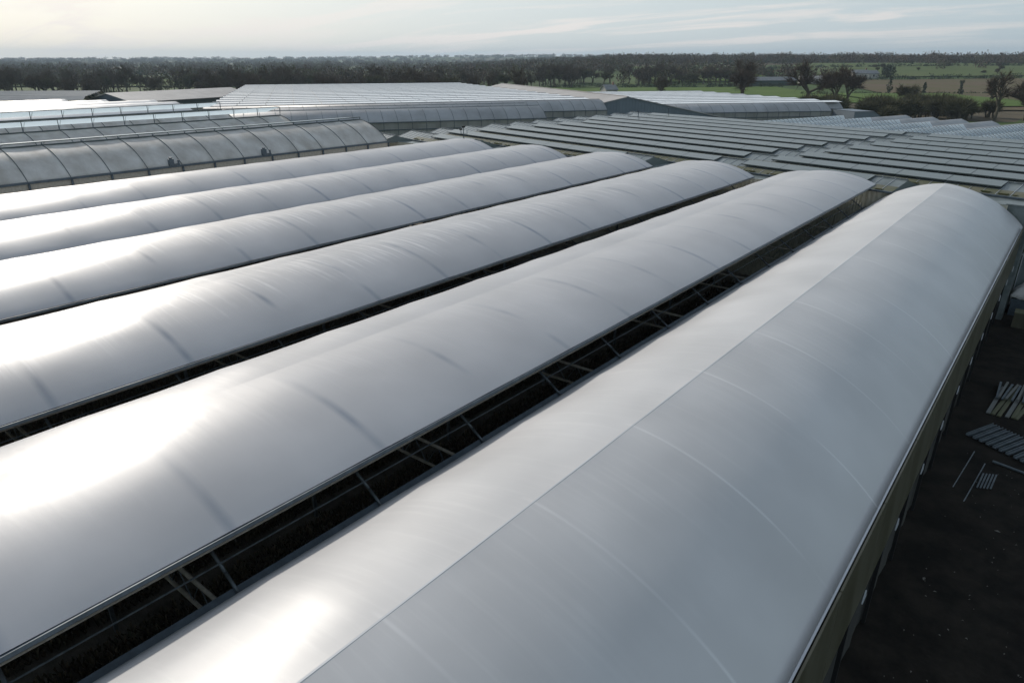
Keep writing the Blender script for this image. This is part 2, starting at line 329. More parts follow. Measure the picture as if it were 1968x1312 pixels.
# ------------------------------------------------------------------ polytunnels
PITCH_V = 3.35; V0 = 4.4; K0, K1 = -6, 13
HOOPS = [V0 + PITCH_V * k for k in range(K0, K1 + 1)]
VA, VB = HOOPS[0], HOOPS[-1] + 1.0
def arc(t, width=4.0, drop=1.87, dev=R(15)):
    """gothic half roof: t 0 at the ridge, 1 at the eave -> (distance out, height below the ridge)"""
    ch = math.hypot(width, drop); base = math.atan2(drop, width); Rr = ch / 2 / math.sin(dev)
    s0 = -dev + 2 * dev * t
    # chord frame
    x = Rr * (math.sin(s0) + math.sin(dev)); z = Rr * (math.cos(s0) - math.cos(dev))
    return x * math.cos(base) + z * math.sin(base), x * math.sin(base) - z * math.cos(base)

def film_sheet(side, theta, scale=1.0, closed=False, sag=0.03, na=22, nb=12, seed=0):
    """film over the hoops, hanging a little between them"""
    rows = []; ys = []
    for i in range(len(HOOPS) - 1):
        for k in range(nb): ys.append((HOOPS[i] + PITCH_V * k / nb, k / nb))
    ys.append((HOOPS[-1], 0)); ys += [(HOOPS[-1] + .33, .1), (HOOPS[-1] + .66, .1), (VB, 0)]
    for y, ph in ys:
        row = []
        for j in range(na + 1):
            t = j / na; o, d = arc(t, dev=R((21 if closed else 25) if side < 0 else (21 if closed else 17))); o *= scale; d *= scale
            c, s_ = math.cos(theta), math.sin(theta); o2 = o * c + d * s_; d2 = d * c - o * s_; o2, d2 = (o2, d2)
            env = math.sin(math.pi * min(1, t * 1.04)) ** .5 if t < .96 else .25
            dz = -sag * (4 * ph * (1 - ph)) * env
            dz += 0.006 * mnoise.noise(Vector((o * 1.3, y * .8, seed))) * env
            if side < 0 and y > 14 and t > .45:   # creases where the sheet is pulled over the gutter
                dz += .035 * smooth(14, 34, y) * smooth(.45, .8, t) * mnoise.noise(Vector((o * 1.1 + y * .5, y * 1.5, seed * 3)))
            row.append((side * o2, y, -d2 + dz))
        rows.append(row if side > 0 else row[::-1])
    return rows

hoop_mb = MB()
for side in (-1, 1):
    pts = []
    for j in range(9):
        o, d = arc(j / 8, dev=R(23 if side < 0 else 12)); pts.append((side * o, 0, -d - .10))
    hoop_mb.tube(pts, 0.035, 6)
hoop_me = hoop_mb.mesh('hoop', M['steel'], True)
post_me = MB().box((0, 0, 3.0), (.10, .10, 6.0)).box((0, 0, .08), (.3, .3, .16)).mesh('post', M['steel'])
chord_me = {h: MB().bar((-3.85, 0, h), (3.85, 0, h), .045, 8).mesh('chord', M['pipe_tan'], True) for h in (5.17, 4.5)}
web = MB()
for k in range(8):
    x0 = -3.6 + k * .9
    web.bar((x0, 0, 4.5), (x0 + .45, 0, 5.17), .012, 4).bar((x0 + .45, 0, 5.17), (x0 + .9, 0, 4.5), .012, 4)
web_me = web.mesh('web_bars', M['steel'])
strut_me = MB().bar((0, 0, 0), (0, 0, 1), .03, 6).mesh('vent_arm', M['steel_dark'])

RID6 = -5.79; RZ = 7.87
def polytunnel(k, u, theta, film, label, sag=.03, closed=False):
    root = empty('polytunnel', (u, 0, 0))
    tag(root, label, 'polytunnel', 'six parallel film tunnels in the foreground')
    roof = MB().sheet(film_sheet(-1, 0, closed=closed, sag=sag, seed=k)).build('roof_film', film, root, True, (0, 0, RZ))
    sc_ = 1.06 if closed else (0.945 if k == 4 else 0.985)
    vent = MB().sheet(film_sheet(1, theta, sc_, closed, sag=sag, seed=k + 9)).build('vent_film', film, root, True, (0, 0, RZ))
    if closed: MB().box((.0, (VA + VB) / 2, RZ - .001), (.035, VB - VA, .006)).build('ridge_strip', M['film_white'], root)
    o, d = arc(1); o *= sc_; d *= sc_; c, s_ = math.cos(theta), math.sin(theta); eo, ed = o * c + d * s_, d * c - o * s_
    # bar along the free edge of the vent
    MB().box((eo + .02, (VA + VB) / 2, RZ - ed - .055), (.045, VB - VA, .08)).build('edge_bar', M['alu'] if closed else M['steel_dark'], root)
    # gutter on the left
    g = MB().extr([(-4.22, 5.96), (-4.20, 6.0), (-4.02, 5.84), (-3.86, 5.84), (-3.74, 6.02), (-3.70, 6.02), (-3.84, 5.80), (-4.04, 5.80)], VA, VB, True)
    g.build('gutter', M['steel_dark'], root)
    for y in HOOPS:
        put('hoop', hoop_me, root, (0, y, RZ - .02))
    for i, y in enumerate(HOOPS):
        if (i + K0) % 2 == 0:
            put('post', post_me, root, (-4.0, y, -.2))
            tr = put('truss', chord_me[5.17], root, (0, y, 0))
            put('lower_chord', chord_me[4.5], tr, (0, 0, 0)); put('web_bars', web_me, tr, (0, 0, 0))
        if not closed and i % 1 == 0:
            # arm that pushes the vent open
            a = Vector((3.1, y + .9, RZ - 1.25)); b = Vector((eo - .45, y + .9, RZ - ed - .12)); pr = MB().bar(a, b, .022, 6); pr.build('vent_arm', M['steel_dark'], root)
    if not closed:
        MB().bar((3.18, VA, 6.52), (3.18, VB - 1, 6.52), .022, 6).build('drive_pipe', M['pipe_tan'], root)
        MB().bar((3.45, VA, 6.36), (3.45, VB - 1, 6.36), .018, 6).build('drive_pipe', M['steel'], root)
    # ribbed sheet closing the far end
    gm = MB(); n = 96; top = []; bot = []
    for i in range(n + 1):
        x = -4 + 8 * i / n; t = abs(x) / 4
        lo, hi = 0, 1
        for _ in range(14):
            mid = (lo + hi) / 2
            if arc(mid, dev=R(22 if x < 0 else 15))[0] < abs(x): lo = mid
            else: hi = mid
        zz = RZ - arc(lo, dev=R(22 if x < 0 else 15))[1] - .12; yy = VB - .35 + (.035 if i % 2 else 0)
        top.append((x, yy, zz)); bot.append((x, yy, 0.1))
    gm.sheet([bot, top]).build('end_wall', M['gable_sheet'], root)
    return root
labs = ['far left foreground film tunnel, next to the arched greenhouses with raised vents',
        'second film tunnel in from the arched greenhouses, faint hoop lines on its slope',
        'third film tunnel in from the arched greenhouses, streaked with condensation',
        'streaked film tunnel with narrow dark gap along its right edge, third from the yard wall',
        'wide film tunnel with vent edge raised over the large dark gap showing crop rows',
        'nearest white film tunnel with sharp ridge seam and yellowed side wall above the yard']
thet = [R(15.5), R(15.5), R(15.5), R(15.5), R(19), 0.0]
films = ['film', 'film_streaked', 'film_streaked', 'film_streaked', 'film', 'film_new']
tun = []
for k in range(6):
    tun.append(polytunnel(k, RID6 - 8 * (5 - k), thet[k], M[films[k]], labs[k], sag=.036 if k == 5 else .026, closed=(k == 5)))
# side wall of the last tunnel, towards the yard
t6 = tun[5]; wx = 4.36
pan = MB().box((0, 0, 0), (.04, PITCH_V - .03, 2.35)).mesh('wall_panel', M['polycarb'])
arm = MB().bar((0, -.18, 0), (0, 0, .26), .018, 4).bar((0, .18, 0), (0, 0, .26), .018, 4).bar((0, -.18, 0), (0, .18, 0), .018, 4).add([(0.01, -.15, .01), (0.01, .15, .01), (0.01, 0, .23)], [(0, 1, 2)])
arm_me = arm.mesh('bracket', M['alu'])
for i in range(len(HOOPS) - 1):
    put('wall_panel', pan, t6, (wx, HOOPS[i] + PITCH_V / 2, 6.05 - 1.175))
for y in HOOPS:
    put('bracket', arm_me, t6, (wx + .05, y, 3.46))
    MB().box((wx - .16, y, 2.75), (.10, .10, 5.5)).build('wall_post', M['black'], t6)
net = MB(); net.sheet([[(wx - .25 + .03 * math.sin(i * 1.9), VA + i * .42, zz) for zz in (0.0, 1.8, 3.62)] for i in range(int((VB - VA) / .42) + 1)])
net.build('shade_mesh', M['darknet'], t6, True)

# crop beds seen through the open vents
def crop_bed(u0, u1, v0, v1, n, label):
    rng = np.random.default_rng(int(abs(u0) * 10)); nx = max(1, int((u1 - u0) / .17)); ny = int((v1 - v0) / .17)
    V = []; F = []
    for i in range(nx):
        for j in range(ny):
            if rng.random() < .08: continue
            cx = u0 + (i + .5) * .17 + rng.normal(0, .015); cy = v0 + (j + .5) * .17 + rng.normal(0, .015); h = .22 + rng.random() * .22
            for q in range(5):
                a = rng.random() * 6.28; l_ = .05 + rng.random() * .08; b = len(V)
                ex, ey = math.cos(a), math.sin(a); zz = h * (.5 + rng.random() * .6)
                V += [(cx - ey * .02, cy + ex * .02, .05), (cx + ey * .02, cy - ex * .02, .05), (cx + ex * l_ + ey * .03, cy + ey * l_ - ex * .03, zz), (cx + ex * l_ - ey * .03, cy + ey * l_ + ex * .03, zz * .85)]
                F.append((b, b + 1, b + 2, b + 3))
    me = bpy.data.meshes.new('crop_bed'); me.from_pydata(V, [], F); me.materials.append(M['plants']); me.update()
    o = put('crop_bed', me); return tag(o, label, 'plant bed', 'beds of potted plants on the greenhouse floor', 'stuff')
crop_bed(-17.45, -14.9, 1, 46, 0, 'dark bed of small potted plants right of the posts in the wide gap')
crop_bed(-20.6, -18.15, 1, 46, 0, 'dark bed of small potted plants left of the posts in the wide gap')
crop_bed(-33.9, -31.4, 4, 40, 0, 'dark bed of small potted plants under the narrower gap')
crop_bed(-36.6, -34.3, 4, 30, 0, 'dark bed of potted plants deepest under the narrower gap')

# ------------------------------------------------------------------ arched greenhouses with raised ridge vents, left
def half_arch(t, w_, d_, dev=R(19)):
    return arc(t, w_, d_, dev)
def arched_house(u, zr, zg, v0, v1, opening, hinge, label, hoops_phase, wall=False):
    root = empty('arched_greenhouse', (u, 0, 0)); tag(root, label, 'greenhouse', 'arched greenhouses with ridge vents held open')
    for side in (-1, 1):
        rows = []
        ys = []; y = v1
        while y > v0: ys.append(y); y -= 2.5 / 4
        for y in ys:
            row = []
            for j in range(13):
                o, d = half_arch(.02 + .98 * j / 12, 4, zr - zg)
                ph = ((v1 - y) / 2.5) % 1
                row.append((side * o, y, zr - d - .03 * 4 * ph * (1 - ph)))
            rows.append(row if side > 0 else row[::-1])
        solid(MB().sheet(rows).build('roof_film', M['film_old'], root, True), .01)
    hm = MB(); pts = [(1 * half_arch(.03 + .97 * j / 10, 4, zr - zg)[0], 0, zr - half_arch(.03 + .97 * j / 10, 4, zr - zg)[1] + .03) for j in range(11)]
    hm.tube(pts, .026, 5); hme = hm.mesh('hoop', M['dull_steel'])
    vent_w = 2.3; rise = opening
    # the vent is hinged on the far side of the ridge and stands up towards the near side
    ex, ez = .15, zr + rise; hx = ex - vent_w * math.cos(hinge); hz = ez - vent_w * math.sin(hinge)
    y = v1; ys = []
    while y > v0: ys.append(y); y -= 2.5
    am = MB().bar((.12, 0, zr), (ex, -.0, ez - .02), .03, 5).bar((.12, 0.0, zr + .02), (-.2, .35, ez - .05), .014, 4)
    ame = am.mesh('vent_arm', M['steel_dark'])
    fl = MB().box(((ex + hx) / 2, 0, 0), (.02, 2.5 - .03, .02))
    pm = MB(); pm.add([(ex, -1.24, ez), (ex, 1.24, ez), (hx, 1.24, hz), (hx, -1.24, hz)], [(0, 1, 2, 3)])
    pme = pm.mesh('vent_panel', M['vent_pale'])
    bm_ = MB(); bm_.add([(hx + .02, -1.24, zr - .25), (hx + .02, 1.24, zr - .25), (-.05, 1.24, zr - .02), (-.05, -1.24, zr - .02)], [(0, 1, 2, 3)])
    for y in ys:
        put('hoop', hme, root, (0, y, 0)); put('vent_arm', ame, root, (0, y, 0))
        if y - 2.5 > v0: solid(put('vent_panel', pme, root, (0, y - 1.25, 0)), .012)
    MB().box((ex + .02, (v0 + v1) / 2, ez), (.05, v1 - v0, .06)).build('vent_rail', M['dull_steel'], root)
    MB().box((.14, (v0 + v1) / 2, zr), (.09, v1 - v0, .10)).build('ridge_beam', M['dull_steel'], root)
    MB().box((4.02, (v0 + v1) / 2, zg - .04), (.22, v1 - v0 + .1, .14)).build('gutter', M['steel_dark'], root)
    # end wall
    e = [(o_ * s_, z_) for s_, rng_ in ((-1, range(10, -1, -1)), (1, range(1, 11))) for j in rng_ for o_, z_ in [(half_arch(j / 10, 4, zr - zg)[0], zr - half_arch(j / 10, 4, zr - zg)[1] - .03)]]
    em = MB(); em.sheet([[(x, v1 - .04, 0.0) for x, z in e], [(x, v1 - .04, z) for x, z in e]]).build('end_wall', M['wall_film'], root)
    if wall:
        MB().sheet([[(4.0, v0, .0), (4.0, v1, .0)], [(4.0, v0, zg - .12), (4.0, v1, zg - .12)]]).build('side_wall', M['pipe_tan'], root)
        pm2 = MB().box((4.08, 0, zg - .45), (.10, .12, .8)).mesh('post', M['steel_dark'])
        for y in ys: put('post', pm2, root, (0, y, 0))
    return root
arched_house(-55.3, 14.8 - 5.42, 14.8 - 7.2, -12, 44.8, .22, R(3.5), 'nearest old arched greenhouse, brown stained film with its vent barely open', 0, wall=True)
arched_house(-63.3, 14.8 - 5.19, 14.8 - 7.2, -12, 41.3, .80, R(14), 'middle arched greenhouse with its pale ridge vent standing high', 0)
arched_house(-71.3, 14.8 - 4.85, 14.8 - 7.0, -12, 39.5, .70, R(14), 'farthest arched greenhouse with raised pale vent, beside the bright white tunnels', 0)
# small gearbox on the first gutter
mb = MB().box((0, 0, .25), (.28, .34, .5)).bar((0, 0, .45), (0, 0, .62), .12, 8).bar((0, 0, .1), (0, .6, .1), .04, 6).box((.0, .55, .2), (.1, .1, .4))
for (yy, lab) in ((24.0, 'small dark vent motor on the gutter of the old arched greenhouse, left one'), (31.6, 'small dark vent motor on the gutter of the old arched greenhouse, right one')):
    o = mb.build('vent_motor', M['steel_dark'], None, False, (-51.25, yy, 7.6)); tag(o, lab, 'motor', 'vent motors on the gutter')

# bright white tunnels far left
def white_tunnel(u, zr, v0, v1, label, w_=4.6):
    root = empty('white_tunnel', (u, 0, 0)); tag(root, label, 'polytunnel', 'bright white tunnels beyond the arched greenhouses')
    pr = []
    for s_, rg in ((-1, range(10, -1, -1)), (1, range(1, 11))):
        for j in rg:
            o, d = half_arch(j / 10, w_, 2.0, R(12)); pr.append((s_ * o, zr - d))
    n = int((v1 - v0) / 1.0); rows = []
    for i in range(n + 1):
        y = v0 + (v1 - v0) * i / n; ph = (i % 4) / 4; rows.append([(x, y, z - .04 * 4 * ph * (1 - ph)) for x, z in pr])
    solid(MB().sheet(rows).build('roof_film', M['film_white'], root, True), .02)
    MB().sheet([[(x, v1 - .1, z) for x, z in pr], [(x, v1 - .1, -1.0) for x, z in pr]]).build('end_wall', M['wall_film'], root)
    MB().box((w_, (v0 + v1) / 2, zr - 2.05), (.3, v1 - v0, .16)).build('gutter', M['steel'], root)
    MB().bar((w_, v0, zr - 2.1), (w_, v0, 0), .08, 6).build('post', M['steel'], root)
wl = ['nearest bright white tunnel behind the highest vent', 'second bright white tunnel beyond the vents, dotted with vent gear along its gutter', 'third bright white tunnel counted from the raised vents', 'fourth bright white tunnel, ending in front of the grey gable', 'farthest and shortest bright white tunnel at the left edge']
for i, (u, v1) in enumerate(((-104, 52), (-113, 55.5), (-122.5, 56.5), (-131.5, 52.5), (-142, 50))):
    white_tunnel(u, 14.8 - 6.0 - i * .12, -20, v1, wl[i])

# ------------------------------------------------------------------ venlo glasshouse
VD = R(12.8); rdir = Vector((math.cos(VD), -math.sin(VD), 0)); pdir = Vector((math.sin(VD), math.cos(VD), 0))
ven = empty('glasshouse', (-57.3, 53.6, 0), -VD); tag(ven, 'large low glasshouse with many mossy ridges and rows of open roof vents', 'glasshouse')
# local frame: x along the ridges, y across
PW = 4.04; ZR, ZG = 7.6, 7.06
flap_w = 1.12; tilt = R(10.5)
vcache = {}
def vmesh(kind, L_):
    key = (kind, round(L_, 2))
    if key in vcache: return vcache[key]
    mb = MB()
    if kind == 'near':   # near slope
        mb.sheet([[(0, -PW / 2 + .1, ZG), (L_, -PW / 2 + .1, ZG)], [(0, 0, ZR), (L_, 0, ZR)]]); me = mb.mesh('near_slope', M['glass'])
    elif kind == 'nearclear':
        mb.sheet([[(0, -PW / 2 + .1, ZG), (L_, -PW / 2 + .1, ZG)], [(0, 0, ZR), (L_, 0, ZR)]]); me = mb.mesh('near_slope', M['vent_glass'])
    elif kind == 'mossband':
        t_ = .40; mb.sheet([[(0, -PW / 2 + .12, ZG + .012), (L_, -PW / 2 + .12, ZG + .012)], [(0, (-PW / 2 + .1) * (1 - t_), ZG + (ZR - ZG) * t_ + .012), (L_, (-PW / 2 + .1) * (1 - t_), ZG + (ZR - ZG) * t_ + .012)]]); me = mb.mesh('moss_band', M['glass_moss'])
    elif kind == 'far':
        mb.sheet([[(0, 0, ZR), (L_, 0, ZR)], [(0, PW / 2 - .1, ZG), (L_, PW / 2 - .1, ZG)]]); me = mb.mesh('far_slope', M['glass'])
    elif kind == 'gutter':
        mb.box((L_ / 2, -PW / 2, ZG - .03), (L_, .24, .10)); me = mb.mesh('gutter', M['steel_dark'])
    elif kind == 'bars':
        n = int(L_ / .8)
        for i in range(n + 1):
            mb.bar((i * .8, -PW / 2 + .1, ZG + .02), (i * .8, 0, ZR + .02), .018, 4)
            if i % 2 == 0: mb.bar((i * .8, 0, ZR + .02), (i * .8, PW / 2 - .1, ZG + .02), .018, 4)
        me = mb.mesh('glazing_bars', M['alu'])
    elif kind == 'ridge':
        mb.box((L_ / 2, 0, ZR + .03), (L_, .09, .07)); me = mb.mesh('ridge_cap', M['steel'])
    elif kind == 'moss':
        n = int(L_ / .55); rng = random.Random(int(L_ * 10))
        for i in range(n):
            if rng.random() < .42: continue
            x = i * .55 + rng.random() * .3; h = .04 + rng.random() * .06; wd = .15 + rng.random() * .45
            yb = -PW / 2 + .22 + rng.random() * .1; zb = ZG + (yb + PW / 2 - .1) / (PW / 2 - .1) * (ZR - ZG)
            mb.box((x, yb, zb + h / 2), (wd, .2, h))
        me = mb.mesh('moss', M['moss'])
    elif kind == 'frame':
        mb.box((1.6, -flap_w * math.cos(tilt) - .02, ZR + .06 - flap_w * math.sin(tilt)), (3.14, .05, .07)); me = mb.mesh('vent_frame', M['dull_steel'])
    elif kind == 'flap':
        n = max(1, int(L_ / 3.2)); sw = L_ / n
        y1 = -flap_w * math.cos(tilt); z1 = -flap_w * math.sin(tilt)
        me = MB().add([(0.02, 0, ZR + .09), (3.18, 0, ZR + .09), (3.18, y1, ZR + .09 + z1), (.02, y1, ZR + .09 + z1),
                       (0.02, 0, ZR + .07), (3.18, 0, ZR + .07), (3.18, y1, ZR + .05 + z1), (.02, y1, ZR + .05 + z1)],
                      [(0, 3, 2, 1), (4, 5, 6, 7), (0, 1, 5, 4), (2, 3, 7, 6), (1, 2, 6, 5), (3, 0, 4, 7)]).mesh('vent_panel', M['vent_glass'])
    vcache[key] = me; return me
gab = MB().add([(0, -PW / 2, 6.9), (0, PW / 2, 6.9), (0, PW / 2, ZG), (0, 0, ZR - .01), (0, -PW / 2, ZG)], [(0, 1, 2, 3, 4)]).mesh('gable_end', M['vent_glass'])
for i in range(-1, 11):
    # start of the row: the gable line is skewed to the ridges
    wx0, wy0 = .41 * i, 4.04 * i        # world offset from the first tip
    lx = wx0 * rdir.x + wy0 * rdir.y; ly = wx0 * pdir.x + wy0 * pdir.y
    vtip = 53.6 + 4.04 * i
    Lr = 101.0 - lx
    # rows that would run into the tunnels' ends stop short of them
    vend = vtip - math.sin(VD) * Lr
    lim = (vtip - 50.7) / math.sin(VD)
    if lim < 56: Lr = max(3.0, min(Lr, lim))
    else: Lr = min(Lr, max(56.0, (vtip - 53.3) / math.sin(VD)))
    root = put('roof_ridge', vmesh('far', Lr), ven, (lx, ly, 0))
    for xe in (.02, Lr - .02):
        put('gable_end', gab, root, (xe, 0, 0))
    put('near_slope', vmesh('nearclear', min(Lr, 3.0)), root)
    if Lr > 3.2: put('near_slope', vmesh('near', Lr - 3.0), root, (3.0, 0, 0))
    put('gutter', vmesh('gutter', Lr), root); put('ridge_cap', vmesh('ridge', Lr), root)
    tag(put('glazing_bars', vmesh('bars', Lr), root), kind='stuff')
    if Lr > 3.2: put('moss_band', vmesh('mossband', Lr - 3), root, (3, 0, 0))
    if Lr > 3.2: tag(put('moss', vmesh('moss', Lr - 3), root, (3, 0, 0)), kind='stuff')
    # walkway gap in the vents lies along local x = const
    gap0, gap1 = 34.4 - lx, 36.9 - lx
    x = gap0 - 3.2
    while x >= 2.6:
        if x + 3.2 < Lr: put('vent_panel', vmesh('flap', 3.2), root, (x, 0, 0)); put('vent_frame', vmesh('frame', 3.2), root, (x, 0, 0))
        x -= 3.2
    x = gap1
    while x + 3.2 < Lr: put('vent_panel', vmesh('flap', 3.2), root, (x, 0, 0)); put('vent_frame', vmesh('frame', 3.2), root, (x, 0, 0)); x += 3.2
wb = MB(); rw = []
for k in range(371):
    u_ = -58 + k * .15; rw.append(u_)
def vl(x, y, z):
    p = Vector((x + 57.3, y - 53.6, 0)); return (p.dot(rdir), p.dot(pdir), z)
MB().add([vl(-58, 49.1, 6.96), vl(-1.25, 49.1, 6.96), vl(-1.25, 53.0, 6.96), vl(42, 53.0, 6.96), vl(42, 76, 6.96), vl(-1.25, 64, 6.96), vl(-56, 54, 6.96)], [(0, 1, 2, 5, 6), (2, 3, 4, 5)]).build('roof_strip', M['glass'], ven)
wb.sheet([[vl(u_, 49.12 + (.04 if k % 2 else 0), .05) for k, u_ in enumerate(rw)], [vl(u_, 49.12 + (.04 if k % 2 else 0), 6.96) for k, u_ in enumerate(rw)]])
wb.build('ribbed_wall', M['gable_sheet'], ven)
# walls of the glasshouse: left gable line and the side facing the yard
mb = MB()
mb.sheet([[(-.0 - 1 * (-.353) * 0 + lx_, ly_, 0) for lx_, ly_ in ((-.2 - .35 * 1.2 * -1, -5.0), (-3.9, 43.5))], [(lx_, ly_, ZG - .05) for lx_, ly_ in ((-.2 + .42, -5.0), (-3.9, 43.5))]])
mb.build('side_wall', M['wall_film'], ven)
MB().add([vl(-1.28, 49.2, 0), vl(-1.28, 53, 0), vl(-1.28, 53, 7), vl(-1.28, 49.2, 7), vl(-1.34, 49.2, 0), vl(-1.34, 53, 0), vl(-1.34, 53, 7), vl(-1.34, 49.2, 7)], [(0, 1, 2, 3), (7, 6, 5, 4), (0, 3, 7, 4), (3, 2, 6, 7), (1, 5, 6, 2)]).build('return_wall', M['glass'], ven)
MB().add([vl(-2.6, 49.18, 0), vl(-1.28, 49.18, 0), vl(-1.28, 49.18, 7), vl(-2.6, 49.18, 7)], [(0, 1, 2, 3)]).build('return_wall', M['glass'], ven)
fw = empty('glass_wall', (-1.2, 53.0, 0)); fw.parent = None
tag(fw, 'dirty dark green glass wall with white bars facing the yard', 'wall')
for k in range(9):
    MB().box((.65 + k * 1.3, 0, 3.5), (1.24, .03, 6.8)).build('pane', M['glass'], fw)
    MB().box((k * 1.3, -.02, 3.5), (.06, .08, 7.0)).build('glazing_bar', M['alu'], fw)
MB().box((5.6, -.03, 7.0), (11.6, .12, .14)).build('top_rail', M['alu'], fw)
MB().box((5.6, -.03, 3.4), (11.6, .07, .08)).build('middle_rail', M['alu'], fw)

# small things on the glasshouse roof
def on_roof(x, y, z, h, name, label):
    MBx = MB().bar((0, 0, 0), (0, 0, h), .06, 6).box((0, 0, h), (.2, .2, .18)); o = MBx.build(name, M['steel_dark'], None, False, (x, y, z)); return tag(o, label, 'pole')
x_, y_ = W(16.9, 96); on_roof(x_, y_, 7.4, 1.0, 'vent_pole', 'short dark pole on the glasshouse ridges, nearer of the two')
x_, y_ = W(22.0, 101); on_roof(x_, y_, 7.4, 1.0, 'vent_pole', 'short dark pole near the last glasshouse ridges, farther of the two')
x_, y_ = W(-4.7, 69.0)
ms = empty('weather_mast', (x_, y_, 6.6)); tag(ms, 'thin weather mast with cup sensors at the left end of the glasshouse', 'mast')
MB().bar((0, 0, 0), (0, 0, 2.1), .035, 6).build('pole', M['steel_dark'], ms)
MB().bar((-.35, 0, 1.55), (.45, 0, 1.5), .02, 4).bar((.45, 0, 1.5), (.45, 0, 1.9), .02, 4).bar((-.35, 0, 1.45), (-.35, 0, 1.9), .03, 4).build('cross_arm', M['steel_dark'], ms)
MB().box((.0, 0, 2.15), (.22, .22, .16)).build('sensor', M['black'], ms)
MB().box((-.35, 0, 1.9), (.2, .2, .14)).build('sensor', M['black'], ms)
MB().box((0, 0, .95), (.14, .14, .3)).build('junction_box', M['black'], ms)

# ------------------------------------------------------------------ film blocks farther off
def film_block(name, label, X, D, az, spans, pitch, zr, ze, zf, hoop_s, vent_rise, front_spans=(0,), wallm='wall_film', far=True, vseg=5.0, vent_from=3):
    """spans: list of (start, end) along the ridge axis; local x along the ridges, y away from the camera"""
    x0, y0 = W(X, D); root = empty(name, (x0, y0, 0), HEAD + R(90) - az); tag(root, label, 'greenhouse')
    hw = pitch / 2
    for i, (s0, s1) in enumerate(spans):
        L_ = s1 - s0; yc = hw + i * pitch
        pr = [(yc - half_arch(1 - j / 8, hw, zr - ze)[0], zr - half_arch(1 - j / 8, hw, zr - ze)[1]) for j in range(9)]
        pr2 = [(yc + half_arch(j / 8, hw, zr - ze)[0], zr - half_arch(j / 8, hw, zr - ze)[1]) for j in range(1, 9)]
        allp = pr + pr2
        ro = MB().sheet([[(s0, y, z) for y, z in allp], [(s1, y, z) for y, z in allp]]).build('roof_span', M['film_far'], root, True)
        solid(ro, .03)
        # vent strip: hinged beyond the ridge, raised towards the camera
        n = max(1, int(L_ / vseg)); sw = L_ / n; ez = zr + vent_rise
        ft = R(4); fw_ = 3.3
        vm_ = MB().add([(.06, .2, 0), (sw - .06, .2, 0), (sw - .06, -fw_, -fw_ * math.tan(ft)), (.06, -fw_, -fw_ * math.tan(ft))], [(0, 3, 2, 1)]).mesh('vent_panel', M['vent_far'])
        if i >= vent_from:
            for k in range(n):
                solid(put('vent_panel', vm_, ro, (s0 + k * sw, yc, zr + .08)), .02)
        MB().box(((s0 + s1) / 2, yc + .2, zr + .10), (L_, .12, .10)).build('vent_rail', M['steel'], ro)
        MB().box(((s0 + s1) / 2, yc - hw, ze), (L_, .25, .15)).build('gutter', M['steel_dark'], ro)
        hm = MB().tube([(0, y, z + .03) for y, z in pr[:-1]], .045, 4)
        if i in front_spans:
            hme = hm.mesh('hoop', M['steel'])
            q = 0
            while q <= L_: put('hoop', hme, ro, (s1 - q, 0, 0)); q += hoop_s
            wl_ = MB().sheet([[(s0, yc - hw + .05, zf), (s1, yc - hw + .05, zf)], [(s0, yc - hw + .05, ze - .08), (s1, yc - hw + .05, ze - .08)]]).build('front_wall', M[wallm], root)
            q = 0; pme = MB().box((0, yc - hw, (ze + zf) / 2), (.10, .10, ze - zf)).mesh('wall_post', M['steel'])
            while q <= L_: put('wall_post', pme, wl_, (s1 - q, 0, 0)); q += hoop_s
            MB().box(((s0 + s1) / 2, yc - hw - .04, ze - 1.25), (L_, .1, .16)).build('wall_rail', M['steel_dark'], wl_)
        # closed ends
        pl = [(s1 - .05, y, z - .05) for y, z in allp]; MB().sheet([[(s1 - .05, y, zf) for y, z in allp], pl]).build('end_wall', M[wallm], ro)
    return root
# block A: the front two spans end earlier than the rest
spansA = [(-98, -20.2)] * 2 + [(-80 + 0.3 * i, 0) for i in range(16)]
ax, ay = 20.4 + .319 * 16, 154 - .948 * 16
film_block('film_greenhouse', 'wide film greenhouse block with rows of white roof vents, left of the blue-grey gable', ax, ay, R(71.4), spansA, 8.0, 14.8 - 8.15, 14.8 - 10.1, -.5, 2.5, .55, (0, 1, 2))
spansB = [(-46, 22)] * 1 + [(-46, 38)] * 9
film_block('film_greenhouse', 'film greenhouse block with pale wall panels right of the blue-grey gable', 58.5, 182, R(79), [(-50, 25)] + [(-50, 34 - i * 1.2) for i in range(9)], 8.0, 14.8 - 10.6, 14.8 - 12.5, -2.6, 3.0, .5, (0,), vent_from=1)

# blue-grey gable shed
x0, y0 = W(25.8, 162); sh = empty('warehouse', (x0, y0, 0), HEAD + R(90) - R(71.4)); tag(sh, 'large shed with blue-grey gable and long pale roof pierced by dark slots', 'warehouse')
zrw, zew = 14.8 - 7.77, 14.8 - 12.6; wl2 = 11.5; zlw = zrw - wl2 * (zrw - zew) / 24.7
gm = MB().add([(-wl2, 0, -3), (24.7, 0, -3), (24.7, 0, zew), (0, 0, zrw), (-wl2, 0, zlw)], [(0, 1, 2, 3, 4)])
for q in range(46):
    xq = -wl2 + .4 + q * .78
    zt = zrw - (zrw - zew) / 24.7 * abs(xq)
    gm.box((xq, -.02, (zt - 3) / 2 - .1), (.06, .05, zt + 3 - .3))
gm.build('gable_wall', M['cladding'], sh)
rf = MB().sheet([[(0, -.35, zrw + .06), (0, 92, zrw + .06)], [(-wl2, -.35, zlw + .06), (-wl2, 92, zlw + .06)]]).build('roof', M['shed_roof'], sh)
rf2 = MB().sheet([[(24.9, -.35, zew + .03), (24.9, 92, zew + .03)], [(0, -.35, zrw + .06), (0, 92, zrw + .06)]]).build('roof', M['shed_roof'], sh)
for o in (rf, rf2): solid(o, .15)
